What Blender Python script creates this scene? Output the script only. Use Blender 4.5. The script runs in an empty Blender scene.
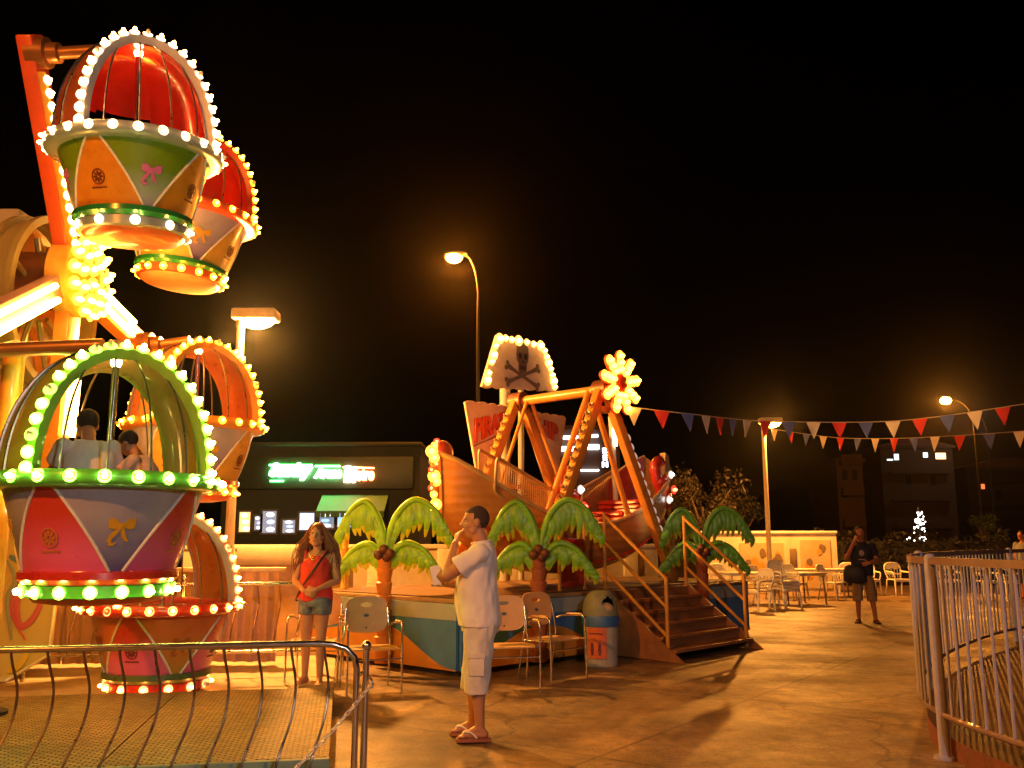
LAMP_L, LAMP_R, LAMP_T, LAMP_F, FILL_B, FILL_W = 4000, 3600, 5200, 18000, 5400, 1050
SKY_S, EXPO = 0.02, 0.15
HAZE_D, HAZE_G = .00016, .93
import bpy, bmesh, math, random
from mathutils import Vector, Matrix, Euler
random.seed(7)
PI = math.pi
SC = bpy.context.scene
COL = SC.collection
V = Vector

# ------------------------------------------------------------------ camera
F = 900.0
PITCH = math.atan(157 / F)
CAMH = 1.5
cd = bpy.data.cameras.new('camera')
cam = bpy.data.objects.new('camera', cd)
COL.objects.link(cam)
cam.location = (0, 0, CAMH)
cam.rotation_euler = (PI / 2 + PITCH, 0, 0)
cd.sensor_width = 36
cd.lens = 36 * F / 1024
cd.clip_end = 3000
cd.clip_start = 0.05
SC.camera = cam
_c, _s = math.cos(PITCH), math.sin(PITCH)


def ray(px, py):
    x = (px - 512) / F
    y = (384 - py) / F
    return V((x, _c - y * _s, _s + y * _c))


def gr(px, py, z=0.0):
    d = ray(px, py)
    t = (z - CAMH) / d.z
    return V((d.x * t, d.y * t, z))


def at(px, py, Y):
    d = ray(px, py)
    t = Y / d.y
    return V((d.x * t, Y, CAMH + d.z * t))


# ------------------------------------------------------------------ materials
_M = {}


def mat(name, col, rough=0.6, metal=0.0, var=0.12, scale=6.0, bump=0.0, bscale=40.0, col2=None, coat=0.0, emit=None, es=0.0, spec=0.5, trans=0.0, alpha=1.0):
    if name in _M:
        return _M[name]
    m = bpy.data.materials.new(name)
    m.use_nodes = True
    nt = m.node_tree
    N = nt.nodes
    L = nt.links
    b = N['Principled BSDF']
    tc = N.new('ShaderNodeTexCoord')
    nz = N.new('ShaderNodeTexNoise')
    nz.inputs['Scale'].default_value = scale
    nz.inputs['Detail'].default_value = 6
    nz.inputs['Roughness'].default_value = 0.65
    L.new(tc.outputs['Object'], nz.inputs['Vector'])
    cr = N.new('ShaderNodeValToRGB')
    cr.color_ramp.elements[0].position = 0.32
    cr.color_ramp.elements[1].position = 0.7
    c2 = col2 if col2 else tuple(min(1, c * (1 + var)) for c in col)
    c1 = col if col2 else tuple(c * (1 - var) for c in col)
    cr.color_ramp.elements[0].color = (*c1, 1)
    cr.color_ramp.elements[1].color = (*c2, 1)
    L.new(nz.outputs['Fac'], cr.inputs['Fac'])
    L.new(cr.outputs['Color'], b.inputs['Base Color'])
    mr = N.new('ShaderNodeMapRange')
    mr.inputs['To Min'].default_value = max(0.02, rough - 0.12)
    mr.inputs['To Max'].default_value = min(1, rough + 0.12)
    L.new(nz.outputs['Fac'], mr.inputs['Value'])
    L.new(mr.outputs['Result'], b.inputs['Roughness'])
    b.inputs['Metallic'].default_value = metal
    b.inputs['Specular IOR Level'].default_value = spec
    b.inputs['Coat Weight'].default_value = coat
    b.inputs['Transmission Weight'].default_value = trans
    if bump:
        n2 = N.new('ShaderNodeTexNoise')
        n2.inputs['Scale'].default_value = bscale
        n2.inputs['Detail'].default_value = 5
        L.new(tc.outputs['Object'], n2.inputs['Vector'])
        bp = N.new('ShaderNodeBump')
        bp.inputs['Strength'].default_value = bump
        bp.inputs['Distance'].default_value = 0.02
        L.new(n2.outputs['Fac'], bp.inputs['Height'])
        L.new(bp.outputs['Normal'], b.inputs['Normal'])
    if emit:
        b.inputs['Emission Color'].default_value = (*emit, 1)
        b.inputs['Emission Strength'].default_value = es
    _M[name] = m
    return m


def glow(name, col, strength):
    return mat(name, (0.8, 0.8, 0.8), 0.4, emit=col, es=strength, var=0.02)


def gradmat(name, top, bot, z0, z1, rough=0.3, coat=0.3):
    """airbrushed paint: colour blends along the object's own height"""
    if name in _M:
        return _M[name]
    m = mat(name, top, rough, coat=coat)
    nt = m.node_tree
    N, L = nt.nodes, nt.links
    b = N['Principled BSDF']
    tc = [n for n in N if n.type == 'TEX_COORD'][0]
    nz = [n for n in N if n.type == 'TEX_NOISE'][0]
    sp = N.new('ShaderNodeSeparateXYZ')
    L.new(tc.outputs['Object'], sp.inputs[0])
    ad = N.new('ShaderNodeMath')
    ad.operation = 'MULTIPLY_ADD'
    ad.inputs[1].default_value = 0.12
    L.new(nz.outputs['Fac'], ad.inputs[0])
    L.new(sp.outputs['Z'], ad.inputs[2])
    mr = N.new('ShaderNodeMapRange')
    mr.inputs['From Min'].default_value = z0
    mr.inputs['From Max'].default_value = z1
    L.new(ad.outputs[0], mr.inputs['Value'])
    mx = N.new('ShaderNodeMix')
    mx.data_type = 'RGBA'
    L.new(mr.outputs['Result'], mx.inputs['Factor'])
    mx.inputs['A'].default_value = (*bot, 1)
    mx.inputs['B'].default_value = (*top, 1)
    L.new(mx.outputs['Result'], b.inputs['Base Color'])
    return m


# ------------------------------------------------------------------ mesh builder
def frame_of(d):
    d = d.normalized()
    a = V((0, 0, 1)) if abs(d.z) < 0.95 else V((1, 0, 0))
    x = d.cross(a).normalized()
    y = d.cross(x).normalized()
    return x, y


class B:
    def __init__(s):
        s.v = []
        s.f = []
        s.mi = []

    def add(s, vs, fs, m=0):
        o = len(s.v)
        s.v += [tuple(v) for v in vs]
        s.f += [tuple(i + o for i in f) for f in fs]
        s.mi += [m] * len(fs)
        return s

    def box(s, c, d, rot=None, m=0, ch=0.0):
        """box with chamfered vertical/horizontal edges when ch > 0"""
        x, y, z = d[0] / 2, d[1] / 2, d[2] / 2
        c = V(c)
        R = Matrix.Identity(3)
        if rot is not None:
            R = Euler(rot).to_matrix() if not isinstance(rot, Matrix) else rot
        if ch <= 0:
            vs = [(i * x, j * y, k * z) for k in (-1, 1) for j in (-1, 1) for i in (-1, 1)]
            fs = [(0, 2, 3, 1), (4, 5, 7, 6), (0, 1, 5, 4), (2, 6, 7, 3), (0, 4, 6, 2), (1, 3, 7, 5)]
            return s.add([c + R @ V(v) for v in vs], fs, m)
        bm = bmesh.new()
        bmesh.ops.create_cube(bm, size=1)
        for v in bm.verts:
            v.co = V((v.co.x * 2 * x, v.co.y * 2 * y, v.co.z * 2 * z))
        bmesh.ops.bevel(bm, geom=bm.edges[:], offset=ch, segments=2, affect='EDGES', profile=0.5)
        s.bm(bm, Matrix.Translation(c) @ R.to_4x4(), m)
        return s

    def bm(s, bm, M=None, m=0):
        bm.verts.index_update()
        M = M or Matrix.Identity(4)
        s.add([M @ v.co for v in bm.verts], [tuple(v.index for v in f.verts) for f in bm.faces], m)
        bm.free()
        return s

    def tube(s, pts, r, n=8, m=0, closed=False, flat=1.0, ref=None):
        """swept tube; r a number or list; flat squashes the second axis"""
        pts = [V(p) for p in pts]
        k = len(pts)
        rs = r if isinstance(r, (list, tuple)) else [r] * k
        vs = []
        px_ = None
        for i, p in enumerate(pts):
            if closed:
                d = pts[(i + 1) % k] - pts[i - 1]
            else:
                d = pts[min(i + 1, k - 1)] - pts[max(i - 1, 0)]
            if d.length < 1e-9:
                d = V((0, 0, 1))
            d.normalize()
            if ref is not None:
                x = V(ref[i]) if isinstance(ref, list) else V(ref)
                x = (x - d * x.dot(d)).normalized()
            elif px_ is None:
                x, _ = frame_of(d)
            else:
                x = px_ - d * px_.dot(d)
                x = x.normalized() if x.length > 1e-6 else frame_of(d)[0]
            px_ = x
            y = d.cross(x)
            for j in range(n):
                a = 2 * PI * j / n + (PI / n)
                vs.append(p + x * math.cos(a) * rs[i] + y * math.sin(a) * rs[i] * flat)
        fs = []
        for i in range(k if closed else k - 1):
            i2 = (i + 1) % k
            for j in range(n):
                fs.append((i * n + j, i * n + (j + 1) % n, i2 * n + (j + 1) % n, i2 * n + j))
        if not closed:
            fs.append(tuple(range(n - 1, -1, -1)))
            fs.append(tuple((k - 1) * n + j for j in range(n)))
        return s.add(vs, fs, m)

    def lathe(s, prof, n=32, m=0, c=(0, 0, 0), M=None, a0=0, a1=2 * PI):
        """profile of (radius, z) spun round z"""
        M = M or Matrix.Identity(3)
        c = V(c)
        full = abs(a1 - a0 - 2 * PI) < 1e-6
        nn = n if full else n + 1
        vs = []
        for r, z in prof:
            for j in range(nn):
                a = a0 + (a1 - a0) * j / n
                vs.append(c + M @ V((r * math.cos(a), r * math.sin(a), z)))
        fs = []
        for i in range(len(prof) - 1):
            for j in range(n):
                j2 = (j + 1) % nn
                fs.append((i * nn + j, i * nn + j2, (i + 1) * nn + j2, (i + 1) * nn + j))
        return s.add(vs, fs, m)

    def ball(s, c, r, n=12, m=0, R=None):
        rr = r if isinstance(r, (tuple, list)) else (r, r, r)
        c = V(c)
        R = R or Matrix.Identity(3)
        k = max(4, n // 2)
        vs = [c + R @ V((0, 0, -rr[2]))]
        for i in range(1, k):
            e = -PI / 2 + PI * i / k
            for j in range(n):
                a = 2 * PI * j / n
                vs.append(c + R @ V((rr[0] * math.cos(e) * math.cos(a), rr[1] * math.cos(e) * math.sin(a), rr[2] * math.sin(e))))
        vs.append(c + R @ V((0, 0, rr[2])))
        fs = [(0, 1 + (j + 1) % n, 1 + j) for j in range(n)]
        for i in range(k - 2):
            for j in range(n):
                a, b_ = 1 + i * n + j, 1 + i * n + (j + 1) % n
                fs.append((a, b_, b_ + n, a + n))
        t = len(vs) - 1
        o = 1 + (k - 2) * n
        fs += [(o + j, o + (j + 1) % n, t) for j in range(n)]
        return s.add(vs, fs, m)

    def cap(s, p0, p1, r0, r1, n=14, m=0):
        p0, p1 = V(p0), V(p1)
        s.ball(p0, r0, n, m)
        s.ball(p1, r1, n, m)
        return s.tube([p0, p1], [r0, r1], n, m)

    def loft(s, rings, n=24, m=0, capped=True):
        """rings of (centre, rx, ry[, tilt about x])"""
        vs = []
        for rg in rings:
            c, rx, ry = V(rg[0]), rg[1], rg[2]
            R = Euler((rg[3], 0, 0)).to_matrix() if len(rg) > 3 else Matrix.Identity(3)
            for j in range(n):
                a = 2 * PI * j / n
                vs.append(c + R @ V((rx * math.cos(a), ry * math.sin(a), 0)))
        fs = []
        for i in range(len(rings) - 1):
            for j in range(n):
                fs.append((i * n + j, i * n + (j + 1) % n, (i + 1) * n + (j + 1) % n, (i + 1) * n + j))
        if capped:
            fs.append(tuple(range(n - 1, -1, -1)))
            k = len(rings) - 1
            fs.append(tuple(k * n + j for j in range(n)))
        return s.add(vs, fs, m)

    def prism(s, poly, th, M=None, m=0, me=None):
        """polygon of 2D points in the local xz plane, thickness along y (0..th)"""
        M = M or Matrix.Identity(4)
        n = len(poly)
        a = sum(poly[i][0] * poly[(i + 1) % n][1] - poly[(i + 1) % n][0] * poly[i][1] for i in range(n))
        if a < 0:
            poly = poly[::-1]
        vs = [M @ V((p[0], 0, p[1])) for p in poly] + [M @ V((p[0], th, p[1])) for p in poly]
        s.add(vs, [tuple(range(n)), tuple(range(2 * n - 1, n - 1, -1))], m)
        o = []
        for i in range(n):
            j = (i + 1) % n
            o.append((j, i, n + i, n + j))
        s.add(vs, o, m if me is None else me)
        return s

    def mesh(s, name, mats, smooth=40):
        me = bpy.data.meshes.new(name)
        me.from_pydata(s.v, [], s.f)
        for mm in (mats if isinstance(mats, (list, tuple)) else [mats]):
            me.materials.append(mm)
        me.polygons.foreach_set('material_index', s.mi)
        me.update()
        bm = bmesh.new()
        bm.from_mesh(me)
        bmesh.ops.recalc_face_normals(bm, faces=bm.faces[:]) if smooth != -1 else None
        if smooth and smooth > 0:
            lim = math.radians(smooth)
            for f in bm.faces:
                f.smooth = True
            for e in bm.edges:
                if len(e.link_faces) == 2:
                    e.smooth = e.calc_face_angle(0) < lim
        bm.to_mesh(me)
        bm.free()
        return me

    def build(s, name, mats, parent=None, smooth=40, loc=None, rot=None):
        return link(name, s.mesh(name, mats, smooth), parent, loc, rot)


def link(name, me, parent=None, loc=None, rot=None):
    o = bpy.data.objects.new(name, me)
    COL.objects.link(o)
    if parent is not None:
        o.parent = parent
    if loc is not None:
        o.location = loc
    if rot is not None:
        o.rotation_euler = rot
    return o


def tag(o, label, cat, group=None):
    o['label'] = label
    o['category'] = cat
    if group:
        o['group'] = group
    return o


def thing(name, label, cat, loc=(0, 0, 0), rz=0.0, group=None, rot=None):
    o = bpy.data.objects.new(name, None)
    o.empty_display_size = 0.1
    COL.objects.link(o)
    o.location = loc
    o.rotation_euler = rot if rot is not None else (0, 0, rz)
    return tag(o, label, cat, group)


def struct(name, b, m, kind='structure', smooth=40):
    o = b.build(name, m, smooth=smooth)
    o['kind'] = kind
    return o


def dup(root, loc=None, rz=None, label=None, group=None):
    def cp(o, par):
        c = o.copy()
        COL.objects.link(c)
        c.parent = par
        for ch in kids.get(o, []):
            cp(ch, c)
        return c
    kids = {}
    for o in COL.objects:
        if o.parent:
            kids.setdefault(o.parent, []).append(o)
    r = cp(root, None)
    if loc is not None:
        r.location = loc
    if rz is not None:
        r.rotation_euler = (0, 0, rz)
    if label:
        r['label'] = label
    if group:
        r['group'] = group
    return r


def remesh(b, voxel, mats, smooth_it=4, name='body'):
    me = b.mesh(name + '_src', mats, 0)
    o = bpy.data.objects.new('tmp', me)
    COL.objects.link(o)
    md = o.modifiers.new('r', 'REMESH')
    md.mode = 'VOXEL'
    md.voxel_size = voxel
    md.use_smooth_shade = True
    if smooth_it:
        sm = o.modifiers.new('s', 'SMOOTH')
        sm.iterations = smooth_it
        sm.factor = 0.5
    dg = bpy.context.evaluated_depsgraph_get()
    ev = o.evaluated_get(dg)
    out = bpy.data.meshes.new_from_object(ev)
    out.name = name
    bpy.data.objects.remove(o)
    bpy.data.meshes.remove(me)
    out.materials.clear()
    for mm in (mats if isinstance(mats, (list, tuple)) else [mats]):
        out.materials.append(mm)
    for p in out.polygons:
        p.use_smooth = True
    return out


def text_mesh(txt, size, depth=0.0, shear=0.0, bevel=0.0, off=0.0, res=3):
    cu = bpy.data.curves.new('t', 'FONT')
    cu.body = txt
    cu.size = size
    cu.extrude = depth
    cu.shear = shear
    cu.bevel_depth = bevel
    cu.offset = off
    cu.align_x = 'CENTER'
    cu.align_y = 'CENTER'
    cu.resolution_u = res
    o = bpy.data.objects.new('t', cu)
    COL.objects.link(o)
    dg = bpy.context.evaluated_depsgraph_get()
    me = bpy.data.meshes.new_from_object(o.evaluated_get(dg))
    bpy.data.objects.remove(o)
    return me


def catmull(pts, k=6, closed=False):
    pts = [V(p) for p in pts]
    n = len(pts)
    out = []
    rng = range(n) if closed else range(n - 1)
    for i in rng:
        p0 = pts[i - 1] if (closed or i > 0) else pts[0]
        p1 = pts[i]
        p2 = pts[(i + 1) % n]
        p3 = pts[(i + 2) % n] if (closed or i + 2 < n) else pts[-1]
        for j in range(k):
            t = j / k
            out.append(0.5 * ((2 * p1) + (p2 - p0) * t + (2 * p0 - 5 * p1 + 4 * p2 - p3) * t * t + (3 * p1 - p0 - 3 * p2 + p3) * t ** 3))
    if not closed:
        out.append(pts[-1])
    return out


# ------------------------------------------------------------------ shared materials
M = {}
M['chrome'] = mat('chrome', (0.72, 0.70, 0.68), 0.2, 1.0, var=0.08, scale=20)
M['chrome_dull'] = mat('chrome_dull', (0.30, 0.25, 0.22), 0.3, 1.0, var=0.15, scale=15)
M['steel_dark'] = mat('steel_dark', (0.12, 0.11, 0.11), 0.5, 0.7)
M['cream'] = mat('cream_paint', (0.62, 0.52, 0.36), 0.55, var=0.12, bump=0.15)
M['white'] = mat('white_paint', (0.75, 0.73, 0.70), 0.45, var=0.08)
M['red'] = mat('red_paint', (0.55, 0.035, 0.02), 0.28, coat=0.4, var=0.15)
M['redorange'] = mat('red_orange_paint', (0.62, 0.09, 0.03), 0.35, coat=0.3, var=0.1)
M['orange'] = mat('orange_paint', (0.62, 0.23, 0.03), 0.4, coat=0.2, var=0.12)
M['yellow'] = mat('yellow_paint', (0.66, 0.40, 0.06), 0.4, coat=0.2, var=0.15)
M['dark'] = mat('dark_stuff', (0.02, 0.018, 0.016), 0.7)
M['wood'] = mat('brown_wood', (0.22, 0.09, 0.035), 0.5, var=0.3, scale=9, bump=0.2)
# ------------------------------------------------------------------ ground
def ground_mat():
    m = mat('plaza_concrete', (0.30, 0.24, 0.17), 0.55, bump=0.0)
    nt = m.node_tree
    N, L = nt.nodes, nt.links
    b = N['Principled BSDF']
    tc = [n for n in N if n.type == 'TEX_COORD'][0]

    def noise(sc, det=6, ro=0.6):
        n = N.new('ShaderNodeTexNoise')
        n.inputs['Scale'].default_value = sc
        n.inputs['Detail'].default_value = det
        n.inputs['Roughness'].default_value = ro
        L.new(tc.outputs['Object'], n.inputs['Vector'])
        return n.outputs['Fac']

    def ramp(x, p0, p1, c0, c1):
        r = N.new('ShaderNodeValToRGB')
        r.color_ramp.elements[0].position = p0
        r.color_ramp.elements[1].position = p1
        r.color_ramp.elements[0].color = (*c0, 1)
        r.color_ramp.elements[1].color = (*c1, 1)
        L.new(x, r.inputs['Fac'])
        return r.outputs['Color']

    def mul(a, c, f=1.0):
        x = N.new('ShaderNodeMix')
        x.data_type = 'RGBA'
        x.blend_type = 'MULTIPLY'
        x.inputs['Factor'].default_value = f
        L.new(a, x.inputs['A'])
        L.new(c, x.inputs['B'])
        return x.outputs['Result']
    base = ramp(noise(0.8, 10, 0.75), 0.36, 0.64, (0.17, 0.098, 0.05), (0.48, 0.315, 0.165))
    fine = ramp(noise(7, 10, 0.8), 0.36, 0.62, (0.45, 0.42, 0.38), (1, 1, 1))
    grit = ramp(noise(48, 6, 0.8), 0.38, 0.6, (0.5, 0.48, 0.45), (1.1, 1.1, 1.1))
    stain = ramp(noise(1.9, 9, 0.72), 0.50, 0.62, (1, 1, 1), (0.42, 0.34, 0.28))
    c = mul(mul(mul(base, fine), grit), stain, 0.85)
    # slab joints
    br = N.new('ShaderNodeTexBrick')
    br.offset = 0.0
    br.inputs['Scale'].default_value = 1.0
    br.inputs['Brick Width'].default_value = 3.4
    br.inputs['Row Height'].default_value = 2.9
    br.inputs['Mortar Size'].default_value = 0.018
    br.inputs['Mortar Smooth'].default_value = 0.4
    br.inputs['Color1'].default_value = (1, 1, 1, 1)
    br.inputs['Color2'].default_value = (0.9, 0.9, 0.9, 1)
    br.inputs['Mortar'].default_value = (0.4, 0.36, 0.33, 1)
    mp = N.new('ShaderNodeMapping')
    mp.inputs['Rotation'].default_value = (0, 0, 0.62)
    L.new(tc.outputs['Object'], mp.inputs['Vector'])
    L.new(mp.outputs['Vector'], br.inputs['Vector'])
    c = mul(c, br.outputs['Color'])
    # wandering cracks and old repair edges
    wn = N.new('ShaderNodeTexNoise')
    wn.inputs['Scale'].default_value = 1.1
    wn.inputs['Detail'].default_value = 6
    L.new(tc.outputs['Object'], wn.inputs['Vector'])
    wa = N.new('ShaderNodeMix')
    wa.data_type = 'RGBA'
    wa.blend_type = 'LINEAR_LIGHT'
    wa.inputs['Factor'].default_value = 0.55
    L.new(tc.outputs['Object'], wa.inputs['A'])
    L.new(wn.outputs['Color'], wa.inputs['B'])
    vo = N.new('ShaderNodeTexVoronoi')
    vo.feature = 'DISTANCE_TO_EDGE'
    vo.inputs['Scale'].default_value = 0.30
    L.new(wa.outputs['Result'], vo.inputs['Vector'])
    c = mul(c, ramp(vo.outputs['Distance'], 0.0, 0.012, (0.30, 0.24, 0.2), (1, 1, 1)), 0.9)
    vp = N.new('ShaderNodeTexVoronoi')
    vp.inputs['Scale'].default_value = 1.7
    L.new(tc.outputs['Object'], vp.inputs['Vector'])
    c = mul(c, ramp(vp.outputs['Distance'], 0.035, 0.06, (0.35, 0.3, 0.27), (1, 1, 1)), 0.8)
    L.new(c, b.inputs['Base Color'])
    rr = N.new('ShaderNodeMapRange')
    rr.inputs['From Min'].default_value = 0.3
    rr.inputs['From Max'].default_value = 0.7
    rr.inputs['To Min'].default_value = 0.3
    rr.inputs['To Max'].default_value = 0.62
    L.new(noise(0.9, 5), rr.inputs['Value'])
    L.new(rr.outputs['Result'], b.inputs['Roughness'])
    bp = N.new('ShaderNodeBump')
    bp.inputs['Strength'].default_value = 0.5
    bp.inputs['Distance'].default_value = 0.015
    L.new(noise(30, 8, 0.75), bp.inputs['Height'])
    L.new(bp.outputs['Normal'], b.inputs['Normal'])
    return m


g = B()
g.add([(-270, -55, 0), (270, -55, 0), (270, 330, 0), (-270, 330, 0)], [(0, 1, 2, 3)])
struct('ground', g, ground_mat())

# dark hillside far behind
h = B()
random.seed(3)
nx, ny = 60, 8
hv = []
for j in range(ny):
    for i in range(nx):
        x = -260 + 520 * i / (nx - 1)
        y = 150 + 25 * j
        z = -0.5 + (j / (ny - 1)) ** 1.2 * (16 + 10 * math.sin(i * 0.23) + 5 * math.sin(i * 0.61 + 1)) + random.uniform(-.8, .8) * (j > 0)
        hv.append((x, y, z))
h.add(hv, [(j * nx + i, j * nx + i + 1, (j + 1) * nx + i + 1, (j + 1) * nx + i) for j in range(ny - 1) for i in range(nx - 1)])
struct('hillside', h, mat('hill_scrub', (0.03, 0.03, 0.015), 0.95, var=0.4, scale=0.2))

# ------------------------------------------------------------------ lamps
SOD = (1.0, 0.42, 0.08)


def point(name, parent, loc, col, power, r=0.1, spot=None):
    ld = bpy.data.lights.new(name, 'POINT' if not spot else 'SPOT')
    ld.color = col
    ld.energy = power
    ld.shadow_soft_size = r
    if spot:
        ld.spot_size = spot
        ld.spot_blend = 0.6
    o = bpy.data.objects.new(name, ld)
    COL.objects.link(o)
    o.parent = parent
    o.location = loc
    return o


def box_lamp(x, y, hgt, yaw, label, es, col, power, group='square box street lamps'):
    t = thing('street_lamp', label, 'street lamp', (x, y, 0), yaw, group)
    p = B()
    p.tube([(0, 0, 0), (0, 0, 0.35), (0, 0, 0.36), (0, 0, hgt)], [0.10, 0.10, 0.075, 0.055], 16)
    p.box((0, 0, 0.012), (0.34, 0.34, 0.024))
    for a in (-1, 1):
        for c in (-1, 1):
            p.tube([(a * .12, c * .12, .02), (a * .12, c * .12, .05)], .016, 6)
    p.build('pole', M['cream'], t)
    hd = B()
    hd.box((0.22, 0, hgt + 0.08), (0.66, 0.36, 0.16), ch=0.03)
    hd.tube([(0, 0, hgt - 0.1), (0, 0, hgt + 0.05)], 0.07, 12)
    ho = hd.build('lamp_head', mat('lamp_housing', (0.35, 0.32, 0.27), 0.5), t)
    gl = B()
    gl.lathe([(0.0, -0.12), (0.10, -0.11), (0.19, -0.07), (0.25, -0.002), (0.25, 0.0)], 24, c=(0.25, 0, hgt - 0.001), M=Matrix.Diagonal((1.1, 0.68, 1)))
    gl.build('diffuser', glow('lamp_glass_' + str(int(es)), col, es), ho)
    point('lamp_light', t, (0.25, 0, hgt - 0.165), col, power, 0.12)
    return t


def arm_lamp(x, y, hgt, yaw, label, reach, es, col, power, group='tall curved street lamps', gs=1.0):
    t = thing('street_lamp', label, 'street lamp', (x, y, 0), yaw, group)
    p = B()
    pts = [(0, 0, 0), (0, 0, hgt * 0.5), (0.02, 0, hgt * 0.82)]
    for k in range(1, 9):
        a = k / 8 * PI / 2 * 1.05
        pts.append((reach * (1 - math.cos(a)), 0, hgt * 0.84 + hgt * 0.15 * math.sin(a)))
    rs = [0.085, 0.06, 0.045] + [0.04 - 0.002 * k for k in range(8)]
    p.tube(pts, rs, 10)
    p.lathe([(0.16, 0), (0.16, 0.03), (0.11, 0.05), (0.11, 0.5), (0.09, 0.55)], 16)
    p.build('pole', mat('lamp_pole_grey', (0.035, 0.03, 0.025), 0.6, 0.2), t)
    e = V(pts[-1])
    hd = B()
    hd.ball(e + V((0.25, 0, 0.05)), (0.36, 0.15, 0.09), 16)
    ho = hd.build('lamp_head', mat('lamp_housing', (0.35, 0.32, 0.27), 0.5), t)
    gl = B()
    gl.ball(e + V((0.3, 0, -0.06)), (0.26 * gs, 0.17 * gs, 0.17 * gs), 16)
    gl.build('diffuser', glow('sodium_glass_' + str(int(es)), col, es), ho)
    point('lamp_light', t, e + V((0.3, 0, -0.25)), col, power, 0.15)
    return t


WARM = (1.0, 0.60, 0.22)
bl = at(241, 322, 13.2)
box_lamp(bl.x, 13.2, bl.z + 0.02, 0.0, 'cream square head lamp behind the balloon ride, head over the shop windows', 40, (1, 0.42, 0.08), LAMP_L)
br_ = at(763, 424, 26.6)
box_lamp(br_.x, 26.6, br_.z + 0.02, 0.0, 'cream square head lamp by the mural wall where bunting is tied', 60, (1, 0.36, 0.05), LAMP_R)
tl = at(479, 256, 26.0)
arm_lamp(tl.x, 26.0, tl.z + 0.12, PI, 'tall thin orange street lamp arching above the skull sail', 0.42, 90, (1, 0.27, 0.02), LAMP_T)
fl_ = at(955, 408, 62.0)
arm_lamp(fl_.x + 1.2, 62.0, fl_.z + 0.7, PI, 'distant orange street lamp glowing above the bunting on the hill side', 1.4, 260, (1, 0.32, 0.03), LAMP_F, gs=1.5)
f2 = at(976, 418, 95.0)
arm_lamp(f2.x + 1.0, 95.0, f2.z + 0.6, PI, 'farthest small street lamp, a pale dot below the orange one', 1.0, 160, (1, 0.75, 0.5), 400)
# two unseen lamps added behind the camera to light plaza and fence
arm_lamp(-7.0, -3.0, 8.2, .6, 'added tall orange lamp, unseen behind the camera, lighting the plaza', 0.9, 60, (1, 0.30, 0.03), FILL_B)
box_lamp(2.6, -3.2, 4.7, PI / 2, 'added pale fill lamp, unseen behind the camera, in place of a flash', 20, (1, .80, .74), FILL_W)  # pale fill in place of a camera flash, shaped as a box lamp

# ------------------------------------------------------------------ walls at the back
random.seed(11)


def wall(name, label, p0, p1, hgt, th, m, capm, piers=0):
    p0, p1 = V((p0[0], p0[1], 0)), V((p1[0], p1[1], 0))
    d = p1 - p0
    t = thing(name, label, 'wall', p0, math.atan2(d.y, d.x))
    L_ = d.length
    b = B()
    b.box((L_ / 2, 0, (hgt - 0.08) / 2), (L_, th, hgt - 0.08))
    b.build('wall_face', m, t)
    c = B()
    c.box((L_ / 2, 0, hgt - 0.04), (L_ + 0.06, th + 0.08, 0.08), ch=0.012)
    c.build('coping', capm, t)
    for i in range(piers):
        q = B()
        x = L_ * (i + 0.5) / piers
        q.box((x, -th / 2 - 0.03, (hgt - 0.083) / 2), (0.32, 0.07, hgt - 0.083), ch=0.008)
        q.build('pier', capm, t)
    return t, L_


wL = at(236, 546, 15.6)
t, L_ = wall('low_wall', 'low beige panelled wall with pale coping behind the palm cutouts', (-5.6, 15.6), (3.0, 19.2), 1.44, 0.2,
             mat('beige_render', (0.42, 0.33, 0.22), 0.8, var=0.2, scale=2.5, bump=0.3), M['cream'], 7)
wA, wB = gr(700, 590), gr(846, 593)
t, L_ = wall('mural_wall', 'white boundary wall with faded painted murals beyond the plastic chairs', (wA.x, 28.2), (wB.x, 27.6), 1.8, 0.22,
             mat('white_render', (0.62, 0.54, 0.42), 0.8, var=0.12, scale=2, bump=0.25), M['white'])
mur = mat('mural_paint', (0.42, 0.30, 0.14), 0.8, var=0.5, scale=1.6, col2=(0.5, 0.42, 0.30))
mo = mat('mural_orange', (0.6, 0.25, 0.04), 0.8)
mg = mat('mural_dark', (0.16, 0.11, 0.07), 0.8)
for (px0, px1, yy0, yy1) in ((742, 772, 543, 590), (773, 787, 543, 590), (800, 832, 540, 588)):
    a, c = at(px0, yy0, 27.75), at(px1, yy1, 27.75)
    k = B()
    x0, x1 = a.x - wA.x, c.x - wA.x
    k.box(((x0 + x1) / 2, -0.122, (a.z + max(c.z, 0.1)) / 2), (x1 - x0, 0.02, a.z - max(c.z, .1)))
    for q in range(7):
        cx, cz = random.uniform(x0 + .15, x1 - .15), random.uniform(.35, a.z - .2)
        rr = random.uniform(.06, .16)
        k.prism([(cx + rr * random.uniform(.7, 1.1) * math.cos(w * PI / 5), cz + rr * random.uniform(.8, 1.4) * math.sin(w * PI / 5)) for w in range(10)], 0.006,
                Matrix.Translation((0, -0.139 - q * .001, 0)), m=1 + q % 2)
    k.build('mural_panel', [mur, mo, mg], t)
k = B()
a = at(794, 555, 27.75)
k.box((a.x - wA.x, -.13, 1.0), (.2, .04, .55), ch=.01)
k.build('service_hatch', mg, t)

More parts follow.
